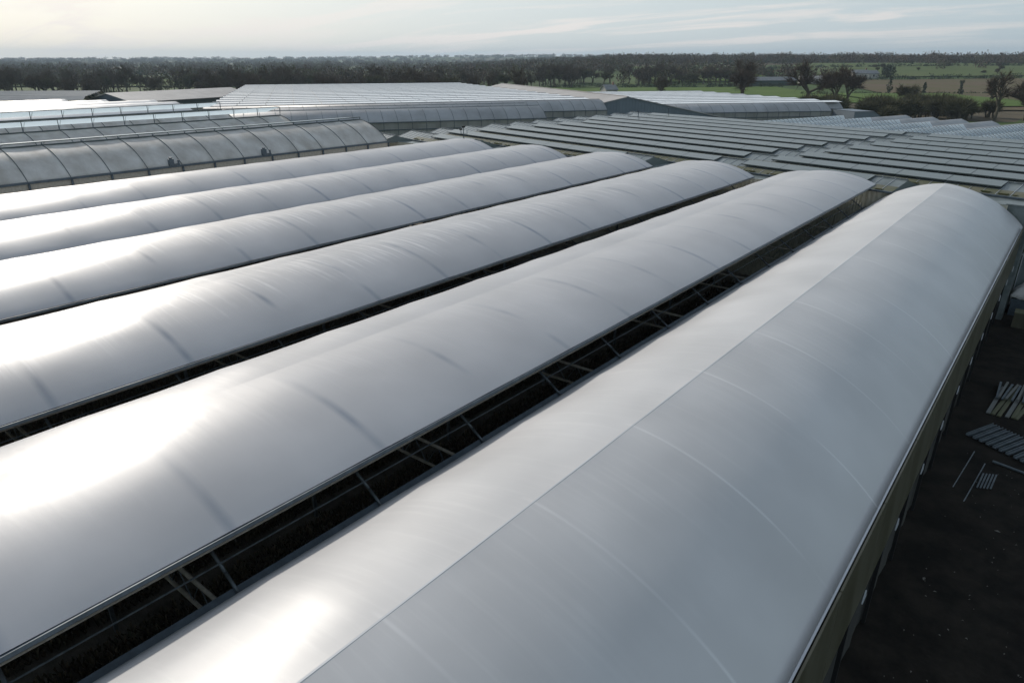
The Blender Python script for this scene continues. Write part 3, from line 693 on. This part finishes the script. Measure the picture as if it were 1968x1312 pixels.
MB().box((-.0, 46, zrw + .12), (.5, 92.5, .12)).build('ridge_cap', M['shed_roof'], sh)
slot = MB(); th = math.atan2(zrw - zlw, wl2)
for k in range(15):
    yk = 4 + k * 5.9; xa, xb = -8.6, -5.6
    za, zb = zrw - (zrw - zlw) / wl2 * 8.6 + .14, zrw - (zrw - zlw) / wl2 * 5.6 + .14
    me = MB().add([(xa, 0, za), (xa, 2.6 if k % 3 else 1.2, za), (xb, 2.6 if k % 3 else 1.2, zb), (xb, 0, zb), (xa, 0, za - .2), (xa, 2.6 if k % 3 else 1.2, za - .2), (xb, 2.6 if k % 3 else 1.2, zb - .2), (xb, 0, zb - .2)], [(0, 3, 2, 1), (0, 1, 5, 4), (1, 2, 6, 5), (2, 3, 7, 6), (3, 0, 4, 7)])
    me.build('roof_slot', M['black'], sh, False, (0, yk, 0))
MB().box((24.9, 46, (zew - 3) / 2), (.1, 92, zew + 3)).build('side_wall', M['cladding'], sh)

# grey annex right of block B
x0, y0 = W(87.0, 186.5); an = empty('annex', (x0, y0, 0), HEAD + R(90) - R(79)); tag(an, 'grey-blue clad annex with sloping right side at the end of the right film block', 'annex')
MB().add([(0, -3, -3), (9.5, -3, -3), (9.5, -3, .3), (5.5, -3, 2.4), (0, -3, 2.4), (0, 6, -3), (9.5, 6, -3), (9.5, 6, .3), (5.5, 6, 2.4), (0, 6, 2.4)],
         [(0, 1, 2, 3, 4), (9, 8, 7, 6, 5), (0, 5, 6, 1), (1, 6, 7, 2), (0, 4, 9, 5)]).build('wall', M['cladding'], an)
MB().add([(-.1, -3.2, 2.46), (5.5, -3.2, 2.46), (9.8, -3.2, .25), (-.1, 6.1, 2.46), (5.5, 6.1, 2.46), (9.8, 6.1, .25)], [(0, 1, 4, 3), (1, 2, 5, 4)]).build('roof', M['cladding'], an)

# saw-tooth row of tunnels on the right
saw_az = R(58); sx, sy = W(74.5, 160)
sawlab = ['farthest tunnel of the right-hand row, tip against the grey annex', 'second tunnel of the right-hand row behind the glasshouse', 'third tunnel of the right-hand row behind the glasshouse', 'fourth tunnel of the right-hand row behind the glasshouse', 'fifth tunnel of the right-hand row with bright vent ending mid-roof', 'near right tunnel whose ribbed vent runs past the picture edge', 'nearest right tunnel, only its curved shoulder above the glasshouse']
for i in range(7):
    X = 74.5 + 3.25 * i; D = 160 - 5.6 * i; x0, y0 = W(X, D); zz = 2.35
    rt = empty('ridge_tunnel', (x0, y0, 0), HEAD + R(90) - saw_az); tag(rt, sawlab[i], 'polytunnel', 'tunnels with ribbed vents on the right')
    Lb = -75; Lf = 24 if i < 5 else 40; tip = 0 if i < 5 else 36
    hw = 3.25
    pr = [(s_ * half_arch(j / 8, hw, 1.6, R(12))[0], zz - half_arch(j / 8, hw, 1.6, R(12))[1]) for s_, rg in ((-1, range(8, -1, -1)), (1, range(1, 9))) for j in rg]
    solid(MB().sheet([[(Lb, y, z) for y, z in pr], [(Lf, y, z) for y, z in pr]]).build('roof_film', M['film_far'], rt, True), .03)
    MB().sheet([[(Lf - .05, y, -2.6) for y, z in pr], [(Lf - .05, y, z - .04) for y, z in pr]]).build('end_wall', M['wall_film'], rt)
    # vent: opens away from the camera side, its ribs show
    vt = MB().add([(Lb, -2.7, zz - .42), (tip - 3.6, -2.7, zz - .42), (tip, .5, zz + .85), (Lb, .5, zz + .85)], [(0, 1, 2, 3)]).build('vent_sheet', M['vent_pale'], rt)
    solid(vt, .03)
    rb = MB(); q = tip - 2.0
    while q > Lb: rb.bar((q - 2.2, -2.7, zz - .39), (q, .5, zz + .88), .03, 4).bar((q - 2.2, -2.7, zz - .39), (q - 4.2, .5, zz + .88), .022, 4); q -= 1.25
    tag(rb.build('ribs', M['steel'], vt), kind='stuff')
    MB().box(((Lb + Lf) / 2, -hw, zz - 1.62), (Lf - Lb, .3, .15)).build('gutter', M['steel'], rt)

# barn and grey block, far left
x0, y0 = W(-140, 250); bn = empty('barn', (x0, y0, -2.5), HEAD - R(24)); tag(bn, 'long pale-roofed barn with dark gable and black doorway beyond the white tunnels', 'barn')
hz, hw, ez = 6.3, 12, 3.7
MB().add([(-hw, 0, 0), (hw, 0, 0), (hw, 0, ez), (0, 0, hz), (-hw, 0, ez)], [(0, 1, 2, 3, 4)]).build('gable_wall', M['cladding'], bn)
MB().add([(hw - .5, .2, 0), (hw - .5, 56, 0), (hw - .5, 56, ez), (hw - .5, .2, ez)], [(0, 1, 2, 3)]).build('side_wall', M['darkgreen'], bn)
MB().add([(hw - .45, 38, 0), (hw - .45, 50, 0), (hw - .45, 50, ez - .3), (hw - .45, 38, ez - .3)], [(0, 1, 2, 3)]).build('doorway', M['black'], bn)
for s_ in (-1, 1):
    solid(MB().sheet([[(0, -.5, hz + .05), (0, 57, hz + .05)], [(s_ * (hw + .6), -.5, ez - .1), (s_ * (hw + .6), 57, ez - .1)]]).build('roof', M['shed_roof'], bn), .2)
x0, y0 = W(-245, 212); gb = empty('low_glasshouse', (x0, y0, -2.5), HEAD + R(90) - R(83)); tag(gb, 'low grey ridged glasshouse roofs at the far left edge', 'glasshouse')
for i in range(9):
    MB().sheet([[(0, i * 5, 5.5), (112 - i * 1.5, i * 5, 5.5)], [(0, i * 5 + 2.5, 6.7), (112 - i * 1.5, i * 5 + 2.5, 6.7)], [(0, i * 5 + 5, 5.5), (112 - i * 1.5, i * 5 + 5, 5.5)]]).build('roof_ridge', M['vent_glass'] if i % 2 else M['shed_roof'], gb)
MB().box((56, 0, 2.7), (112, .1, 5.4)).build('front_wall', M['glass'], gb)

# ------------------------------------------------------------------ yard: timber, channels and oddments
def lying(name, x, y, z, rz, L_, w_, h_, m, label, cat, group, tiltx=0):
    k = (name, round(L_, 1), w_, h_, m.name)
    if k not in vcache:
        mb = MB()
        if name == 'steel_channel':
            mb.box((0, 0, h_ * .15), (w_, L_, h_ * .3)); mb.box((-w_ / 2 + .012, 0, h_ * .55), (.024, L_, h_)); mb.box((w_ / 2 - .012, 0, h_ * .55), (.024, L_, h_))
        else: mb.box((0, 0, h_ / 2), (w_, L_, h_))
        vcache[k] = mb.mesh(name, m)
    o = put(name, vcache[k], None, (x, y, z), rz); o.rotation_euler = (tiltx, 0, rz); return tag(o, label, cat, group)
rng = random.Random(3)
# lower row of dull channels
ca = R(-14)
for i in range(9):
    lying('steel_channel', -.42 + i * .245, 32.5 - i * .13, .12, R(-24) + rng.uniform(-.02, .02), 1.9, .17, .09, M['channel'], 'grey metal channel in the neat fanned row below the timber pile', 'metal channel', 'grey channels laid side by side')
for i in range(4):
    lying('steel_channel', 1.75 + i * .12, 31.5 - i * .05, .12 + .04 * i, R(-30 - 3 * i), 1.9, .07, .06, M['channel'], 'narrow metal channel on the right end of the fanned row', 'metal channel', 'narrow channels beside the fanned row')
# longer planks, lower layer
for i in range(10):
    mm = M['wood_green'] if i % 3 else M['wood_grey']
    lying('timber_plank', -.25 + i * .245 + rng.uniform(-.03, .03), 36.3 + .05 * i, .10, R(-7) + rng.uniform(-.05, .05), 3.6 + rng.uniform(-.4, .4), .16, .06, mm,
          'mossy plank in the lower layer of the timber pile' if i % 3 else 'weathered grey plank in the lower layer of the timber pile', 'plank', 'lower planks of the timber pile' if i % 3 else 'grey lower planks of the timber pile')
# shorter ones thrown on top
for i in range(9):
    lying('timber_batten', -.28 + i * .17, 37.3 + rng.uniform(-.15, .15), .24 + .05 * (i % 2), R(-6) + rng.uniform(-.13, .13), 2.1, .09, .07, M['wood_grey'] if i % 2 else M['channel'],
          'short weathered batten thrown on top of the timber pile' if i % 2 else 'short grey metal batten on top of the timber pile', 'batten', 'wooden battens on the pile' if i % 2 else 'metal battens on the pile')
for i in range(4):
    lying('timber_plank', 2.25 + i * .26, 35.8 - i * .35, .08, R(-12) + rng.uniform(-.04, .04), 4.2, .15, .06, M['wood_green'], 'long mossy plank lying apart on the right of the pile', 'plank', 'long planks right of the pile')
for i in range(5):
    lying('metal_slat', .05 + i * .1, 28.1 + .05 * i, .10, R(-3), 1.25, .05, .03, M['channel'], 'thin pale slat in the small bundle on the bare soil', 'slat', 'small bundle of slats')
MB().bar((.25, 29.9, .14), (5.2, 28.9, .10), .05, 8).build('steel_pipe', M['channel']); tag(bpy.data.objects['steel_pipe'], 'grey steel pipe lying on the soil below the channels', 'pipe')
for i, (x, y) in enumerate(((-.9, 28.7), (-.45, 27.9))):
    o = MB().bar((0, -1.7, .08), (.1, 1.7, .1), .02, 5).build('thin_rod', M['steel'], None, False, (x + .3, y, 0), R(-3)); tag(o, ('left thin rod on the soil beside the wall', 'thin rod on the soil next to the slat bundle')[i], 'rod', 'thin rods on the soil')
# crumpled white sheet and crates against the glass wall
mb = MB(); rows = []
for i in range(15):
    rows.append([])
    for j in range(13):
        s_, t_ = i / 14, j / 12; x = -.9 + 3.4 * s_; y = 1.6 * t_ - .8
        z = 1.1 * math.sin(math.pi * s_) ** .5 * math.sin(math.pi * t_) ** .5 + .42 * mnoise.noise(Vector((x * 1.9, y * 2.3, 5))) * (.3 + math.sin(math.pi * t_))
        rows[-1].append((x, y, max(-.4 + .4 * s_, z)))
o = MB().sheet(rows).build('plastic_sheet', M['white_sheet'], None, True, (-.35, 51.3, 1.2), R(4)); solid(o, .01); tag(o, 'crumpled white plastic sheet heaped against the glass wall', 'plastic sheet')
o = MB().box((0, 0, .55), (4.4, 1.7, 1.1)).box((0, -.87, 1.04), (4.5, .08, .12)).build('bench', M['steel_dark'], None, False, (1.1, 51.4, .05)); tag(o, 'dark bench carrying the crumpled white sheet', 'bench')
for i in range(4):
    o = empty('crate', (-.25 + i * 1.02, 48.6, .04)); tag(o, ['yellow-green crate nearest the tunnel wall', 'yellow-green crate second from the tunnel wall', 'yellow-green crate third from the tunnel wall', 'yellow-green crate farthest from the tunnel wall'][i], 'crate', 'yellow-green crates in a row')
    MB().box((0, 0, .45), (.92, .9, .9)).build('body', M['polycarb'], o)
    MB().box((0, 0, .93), (.96, .94, .05)).build('rim', M['wood_green'], o)
# litter flakes
V = []; F = []; rngn = np.random.default_rng(5)
for _ in range(330):
    x = rngn.uniform(-.7, 7); y = rngn.uniform(9, 30); s_ = rngn.uniform(.012, .045) * (2.2 if rngn.random() < .05 else 1); a = rngn.uniform(0, 3.14); b = len(V)
    ca_, sa_ = math.cos(a) * s_, math.sin(a) * s_
    V += [(x - ca_, y - sa_, .12), (x + sa_ * .5, y - ca_ * .5, .15), (x + ca_, y + sa_, .12), (x - sa_ * .5, y + ca_ * .5, .14)]; F.append((b, b + 1, b + 2, b + 3))
me = bpy.data.meshes.new('litter'); me.from_pydata(V, [], F); me.materials.append(M['litter']); tag(put('litter', me), 'pale flakes of litter scattered over the dark soil', 'litter', kind='stuff')

# ------------------------------------------------------------------ trees
def bare_tree(seed, h, spread, m, trunk_h=.22, twigs=1500, twig_len=.9, twig_r=.035, multi=1):
    """bare winter tree: tapering forked limbs ending in masses of fine twigs (two meshes)"""
    rg = random.Random(seed); lim = MB(); tips = []
    def grow(p, d, l_, r, lev):
        q = p + d * l_
        lim.bar(p, q, r, 5 if lev < 2 else 4, r * .68)
        if lev >= 2: tips.append((p, q, r))
        if lev >= 4: return
        for _ in range(rg.choice((2, 3, 3) if lev else (3, 4))):
            nd = (d + Vector((rg.gauss(0, .55) * spread, rg.gauss(0, .55) * spread, rg.gauss(.10, .28)))).normalized()
            grow(q, nd, l_ * rg.uniform(.62, .85), r * .62, lev + 1)
        if lev: 
            nd = (d + Vector((rg.gauss(0, .8), rg.gauss(0, .8), rg.gauss(.0, .3)))).normalized(); grow(p.lerp(q, .55), nd, l_ * .55, r * .45, lev + 1)
    for k in range(multi):
        d0 = Vector((rg.gauss(0, .08 + .12 * (multi > 1)), rg.gauss(0, .08 + .12 * (multi > 1)), 1)).normalized()
        grow(Vector((rg.gauss(0, .3) * (multi - 1), rg.gauss(0, .3) * (multi - 1), -.3)), d0, h * trunk_h, h * .028, 0)
    tw = MB()
    for _ in range(twigs):
        p, q, r = rg.choice(tips); s_ = p.lerp(q, rg.uniform(.2, 1.0))
        d = ((q - p).normalized() + Vector((rg.gauss(0, .6), rg.gauss(0, .6), rg.gauss(.15, .45)))).normalized(); l_ = twig_len * rg.uniform(.5, 1.5)
        e = s_ + d * l_; sd_ = d.cross(Vector((rg.gauss(0, 1), rg.gauss(0, 1), rg.gauss(0, 1)))).normalized() * twig_r * rg.uniform(.6, 1.6)
        tw.add([s_ - sd_, s_ + sd_, e], [(0, 1, 2)])
    zmax = max(v[2] for v in tw.v); k = h / zmax
    lim.v = [(x * k, y * k, z * k) for x, y, z in lim.v]; tw.v = [(x * k, y * k, z * k) for x, y, z in tw.v]
    return lim.mesh('trunk', M['bark']), tw.mesh('crown', m)
kinds = [bare_tree(11, 15, 1.2, M['twigs'], .18, 2300, 1.5, .038), bare_tree(12, 13, 1.05, M['twigs'], .20, 2100, 1.4, .040), bare_tree(13, 16, .9, M['twigs'], .24, 2100, 1.4, .040),
         bare_tree(14, 12, 1.1, M['twigs_olive'], .20, 2300, 1.3, .055), bare_tree(15, 9, .9, M['twigs_olive'], .12, 2200, 1.2, .05, 4), bare_tree(16, 14, .7, M['twigs'], .28, 2000, 1.2, .05, 2)]
def place_tree(kind, X, D, s, label, group, rz, tint=None):
    x, y = W(X, D); o = empty('tree', (x, y, gz(X, D)), rz); o.scale = (s, s, s * 1.0); tag(o, label, 'tree', group)
    put('trunk', kinds[kind][0], o); put('crown', kinds[kind][1], o); return o
rg = random.Random(21)
place_tree(0, 92, 288, 1.3, 'broad bare oak standing alone above the right film block', None, .3)
place_tree(5, 66, 318, .82, 'small many-stemmed bare tree in front of the green field', None, 1.3)
place_tree(0, 116, 284, 1.25, 'dense bare oak right of the lone oak', None, 2.2)
place_tree(1, 119, 268, 1.3, 'bare tree between the dense oak and the brushy thicket', None, 4.0)
place_tree(1, 128, 275, 1.2, 'bare tree at the left end of the brushy thicket', None, .9)
place_tree(3, 143, 262, .85, 'olive bare tree just in front of the rough pasture', None, 5.2)
for i, (X, D, s, k) in enumerate(((143, 212, .95, 2), (149, 206, .85, 5), (153, 214, 1.0, 1), (158, 207, .8, 3), (162, 220, 1.0, 2), (150, 225, .75, 4))):
    place_tree(k, X, D, s, 'bare tree in the clump at the right edge behind the right-hand tunnels', 'clump of bare trees at the right edge', i * 1.1)
for i in range(34):    # brushy thicket
    X = rg.uniform(96, 141); D = rg.uniform(205, 250)
    if D < 205 + (X - 96) * .2: continue
    place_tree(4, X, D, rg.uniform(.6, .95), 'brushy olive shrub in the thicket behind the right-hand tunnels', 'brushy thicket right of the annex', rg.uniform(0, 6))
cnt = 0
for i in range(1200):  # wood behind the left and centre blocks
    X = rg.uniform(-290, 150); D = rg.uniform(300, 470) if X < 15 else rg.uniform(462, 540)
    if X < -150: D = rg.uniform(310, 430)
    if abs(X) > D * .80: continue
    if mnoise.noise(Vector((X / 38, D / 30, 9))) < -.05 and rg.random() < .9: continue
    place_tree(rg.choice((0, 1, 1, 2, 2, 3, 3, 5)), X, D, rg.uniform(.62, 1.0), 'bare winter tree in the wood behind the greenhouses', 'wood behind the greenhouses', rg.uniform(0, 6)); cnt += 1
    if cnt >= 235: break

# far woods and hedges: uncountable, one object per mass
def wood_mass(name, label, pts, tri, m, seed):
    rg_ = np.random.default_rng(seed); V = []; 
    P = np.array(pts); n = len(P); K = tri
    c = np.repeat(P[:, :3], K, axis=0); w_ = np.repeat(P[:, 3], K); h_ = np.repeat(P[:, 4], K)
    u = rg_.normal(0, 1, (n * K, 3)); u /= np.linalg.norm(u, axis=1)[:, None]; rad = rg_.random(n * K) ** .4
    off = u * rad[:, None]; off[:, 0] *= w_; off[:, 1] *= w_; off[:, 2] = (off[:, 2] * .5 + .52) * h_
    c = c + off; s_ = (w_ * .20)[:, None, None]
    d = rg_.normal(0, 1, (n * K, 3, 3)); d[:, :, 2] *= 1.2; t = c[:, None, :] + d * s_ * .55
    V = t.reshape(-1, 3); F = np.arange(n * K * 3).reshape(-1, 3)
    me = bpy.data.meshes.new(name); me.vertices.add(len(V)); me.vertices.foreach_set('co', V.ravel()); me.loops.add(len(V)); me.loops.foreach_set('vertex_index', F.ravel())
    me.polygons.add(len(F)); me.polygons.foreach_set('loop_start', np.arange(0, len(V), 3)); me.polygons.foreach_set('loop_total', np.full(len(F), 3)); me.materials.append(m); me.update(); me.validate()
    return tag(put(name, me), label, 'trees', kind='stuff')
def pt(X, D, w_, h_):
    x, y = W(X, D); return (x, y, gz(X, D) - .3, w_, h_)
P = {'a': [], 'b': [], 'c': []}
for i in range(9000):
    r = 430 * (4600 / 430) ** (rg.random() ** .9); a = rg.uniform(-.86, .80); X, D = r * math.sin(a), r * math.cos(a)
    if -60 < X < 175 and D < 465: continue
    if X >= 150 and X < 1.2 * D and D < 530: continue
    dens = mnoise.noise(Vector((X / 170, D / 120, 2))) + .35 * mnoise.noise(Vector((X / 60, D / 45, 7)))
    if X > 235 and 545 < D < 930 and X < 640 + (D - 545) * .6: dens -= .75
    if dens < -.02 - .12 * (r > 1500): continue
    sc_ = 1 + r / 1800
    P['a' if rg.random() < .62 else 'b'].append(pt(X, D, rg.uniform(3.0, 5.5) * sc_, rg.uniform(8, 13.5)))
for i in range(900):
    a = rg.uniform(.12, .85); r = rg.uniform(930, 1250); P['a' if rg.random() < .8 else 'b'].append(pt(r * math.sin(a), r * math.cos(a), rg.uniform(5, 8), rg.uniform(9, 14)))
for seg in (((20, 460), (170, 458), 2.0, 3), ((180, 530), (520, 522), 2.2, 4), ((150, 376), (250, 378), 1.0, 1.6), ((240, 720), (640, 700), 2.5, 3.5), ((200, 560), (260, 900), 2.6, 6), ((-420, 480), (-120, 478), 2.5, 6), ((100, 640), (240, 640), 3, 7), ((-460, 640), (-160, 640), 4, 8), ((300, 925), (900, 915), 4, 8)):
    (xa, da), (xb, db), w_, h_ = seg; n = int(math.hypot(xb - xa, db - da) / (w_ * 1.1))
    for k in range(n):
        if rg.random() < .14: continue
        t = (k + rg.random()) / n; P['c'].append(pt(xa + (xb - xa) * t, da + (db - da) * t + rg.gauss(0, 1.2), w_ * rg.uniform(.7, 1.3), h_ * rg.uniform(.6, 1.25)))
wood_mass('distant_wood', 'distant brown bare woodland filling the land up to the horizon', P['a'], 80, M['twigs'], 1)
wood_mass('distant_wood', 'olive and green trees mixed into the distant woodland', P['b'], 80, M['twigs_olive'], 2)
wood_mass('hedges', 'dark hedgerows dividing the fields', P['c'], 90, M['evergreen'], 3)
# scattered small field trees on the far slope
for i in range(40):
    X = rg.uniform(260, 640); D = rg.uniform(560, 900)
    if X > D * .78: continue
    place_tree(rg.choice((1, 3, 4)), X, D, rg.uniform(.32, .6), 'small bare tree dotted over the far right slope', 'field trees on the far right slope', rg.uniform(0, 6))
# ivy-clad pollard trunks in the pasture
def pollard(X, D, h, lean, label):
    x, y = W(X, D); o = empty('pollard', (x, y, gz(X, D) + .3), 0); o.rotation_euler = (lean, lean * .7, 0); tag(o, label, 'pollard tree', 'ivy-clad stumps in the pasture')
    MB().bar((0, 0, 0), (0, 0, h * .9), .28, 6, .2).build('trunk', M['bark'], o)
    tw = MB(); rp_ = random.Random(int(X * 7 + D))
    for _ in range(260):
        t = rp_.random(); a = rp_.uniform(0, 6.28); r_ = (.75 + .5 * math.sin(t * 9 + X)) * (1 - .35 * t) * h / 7; c = Vector((math.cos(a) * r_, math.sin(a) * r_, (.08 + .95 * t) * h))
        d = [Vector((rp_.gauss(0, .3), rp_.gauss(0, .3), rp_.gauss(0, .35))) for _ in range(3)]
        tw.add([c + q for q in d], [(0, 1, 2)])
    tw.build('ivy', M['ivy'], o)
for a in (((193, 372, 8.5, .02), 'tallest ivy-clad stump, left in the pasture'), ((216, 381, 5, .05), 'small thin stump right of the tallest one'), ((226, 366, 6.5, -.06), 'leaning stump in the middle of the pasture'), ((247, 372, 8.5, -.12), 'leaning stump with a branch towards the right'),
          ((240, 342, 6.5, .08), 'short stump in front of the one with the branch'), ((211, 318, 8, -.1), 'ivy stump on the green meadow above the thicket'), ((197, 276, 7, -.14), 'near leaning stump below the meadow'), ((330, 430, 7, -.1), 'stump far right in the pasture')):
    pollard(*a[0], a[1])

# ------------------------------------------------------------------ farm buildings
def house(X, D, az, L_, w_, wall_h, rise, wm, rm, name, label, cat, windows=3, chimney=True):
    x, y = W(X, D); o = empty(name, (x, y, gz(X, D)), HEAD + az); tag(o, label, cat)
    MB().add([(-L_/2, -w_/2, -1), (L_/2, -w_/2, -1), (L_/2, w_/2, -1), (-L_/2, w_/2, -1), (-L_/2, -w_/2, wall_h), (L_/2, -w_/2, wall_h), (L_/2, w_/2, wall_h), (-L_/2, w_/2, wall_h), (-L_/2, 0, wall_h + rise), (L_/2, 0, wall_h + rise)],
             [(0, 1, 5, 4), (2, 3, 7, 6), (1, 2, 6, 9, 5), (3, 0, 4, 8, 7)]).build('wall', wm, o)
    rf = MB().sheet([[(-L_/2 - .4, -w_/2 - .5, wall_h - .2), (L_/2 + .4, -w_/2 - .5, wall_h - .2)], [(-L_/2 - .4, 0, wall_h + rise + .1), (L_/2 + .4, 0, wall_h + rise + .1)], [(-L_/2 - .4, w_/2 + .5, wall_h - .2), (L_/2 + .4, w_/2 + .5, wall_h - .2)]]).build('roof', rm, o)
    solid(rf, .25)
    if chimney: MB().box((L_/2 - 1, 0, wall_h + rise + .6), (.8, .8, 1.4)).build('chimney', M['tiles'], rf)
    for k in range(windows):
        wd = MB().box((-L_/2 + L_ * (k + .5) / windows, -w_/2 - .03, wall_h * .55), (1.1, .08, 1.3)).build('window', M['black'], o)
    return o
house(258, 545, R(-8), 11, 8, 4.2, 2.2, M['render'], M['slate'], 'farmhouse', 'white farmhouse with grey roof at the top of the rough pasture', 'house')
house(270, 552, R(12), 9, 8, 3.6, 2.0, M['render'], M['slate'], 'farmhouse', 'pale grey farm building right of the white farmhouse', 'house', 1, False)
house(47, 352, R(20), 6, 6, 3.6, 2.0, M['shed_roof'], M['slate'], 'cottage', 'small grey cottage at the left end of the green field', 'cottage', 1)
house(-28, 318, R(4), 15, 9, 4.0, 2.2, M['tiles'], M['tiles'], 'brick_barn', 'red-brown tiled barn just beyond the left film block', 'barn', 0, False)
house(-57, 306, R(10), 5, 5, 4.0, 1.5, M['render'], M['slate'], 'cottage', 'tiny white building left of the red-brown barn', 'cottage', 1, False)
house(170, 478, R(5), 30, 8, 3.4, 1.8, M['darkgreen'], M['slate'], 'farm_shed', 'long low grey shed behind the lone oak', 'shed', 0, False)
house(205, 500, R(-5), 16, 7, 3.2, 1.5, M['render'], M['shed_roof'], 'farm_shed', 'pale low shed seen between the bare oaks', 'shed', 0, False)
house(-215, 540, R(3), 17, 8, 4.2, 1.6, M['render'], M['white_sheet'], 'farm_shed', 'white-roofed shed far off among the left woods', 'shed', 0, False)
# evergreen beside the farmhouse
x, y = W(277, 540); o = empty('evergreen_tree', (x, y, gz(277, 540))); tag(o, 'dark round evergreen at the right corner of the farmhouse', 'tree')
MB().bar((0, 0, -.5), (0, 0, 5), .4, 6, .2).build('trunk', M['bark'], o)
tw = MB(); rp_ = random.Random(4)
for _ in range(700):
    d = Vector((rp_.gauss(0, 1), rp_.gauss(0, 1), rp_.gauss(0, 1))).normalized() * rp_.random() ** .3; c = Vector((d.x * 5, d.y * 5, 5.5 + d.z * 4.5))
    tw.add([c + Vector((rp_.gauss(0, .5), rp_.gauss(0, .5), rp_.gauss(0, .5))) for _ in range(3)], [(0, 1, 2)])
tw.build('crown', M['evergreen'], o)

# ------------------------------------------------------------------ distant haze
hz_ = MB().box((0, 0, 0), (16000, 16000, 110)); mh = bpy.data.materials.new('haze'); mh.use_nodes = True; t = mh.node_tree; t.nodes.clear()
o_ = t.nodes.new('ShaderNodeOutputMaterial'); pv = t.nodes.new('ShaderNodeVolumePrincipled'); pv.inputs['Color'].default_value = (0.62, 0.78, 0.92, 1); pv.inputs['Density'].default_value = 0.00014
pv.inputs['Anisotropy'].default_value = 0.2
t.links.new(pv.outputs[0], o_.inputs['Volume'])
ho = hz_.build('haze', mh, None, False, (0, 0, 55 - 14)); tag(ho, kind='stuff')
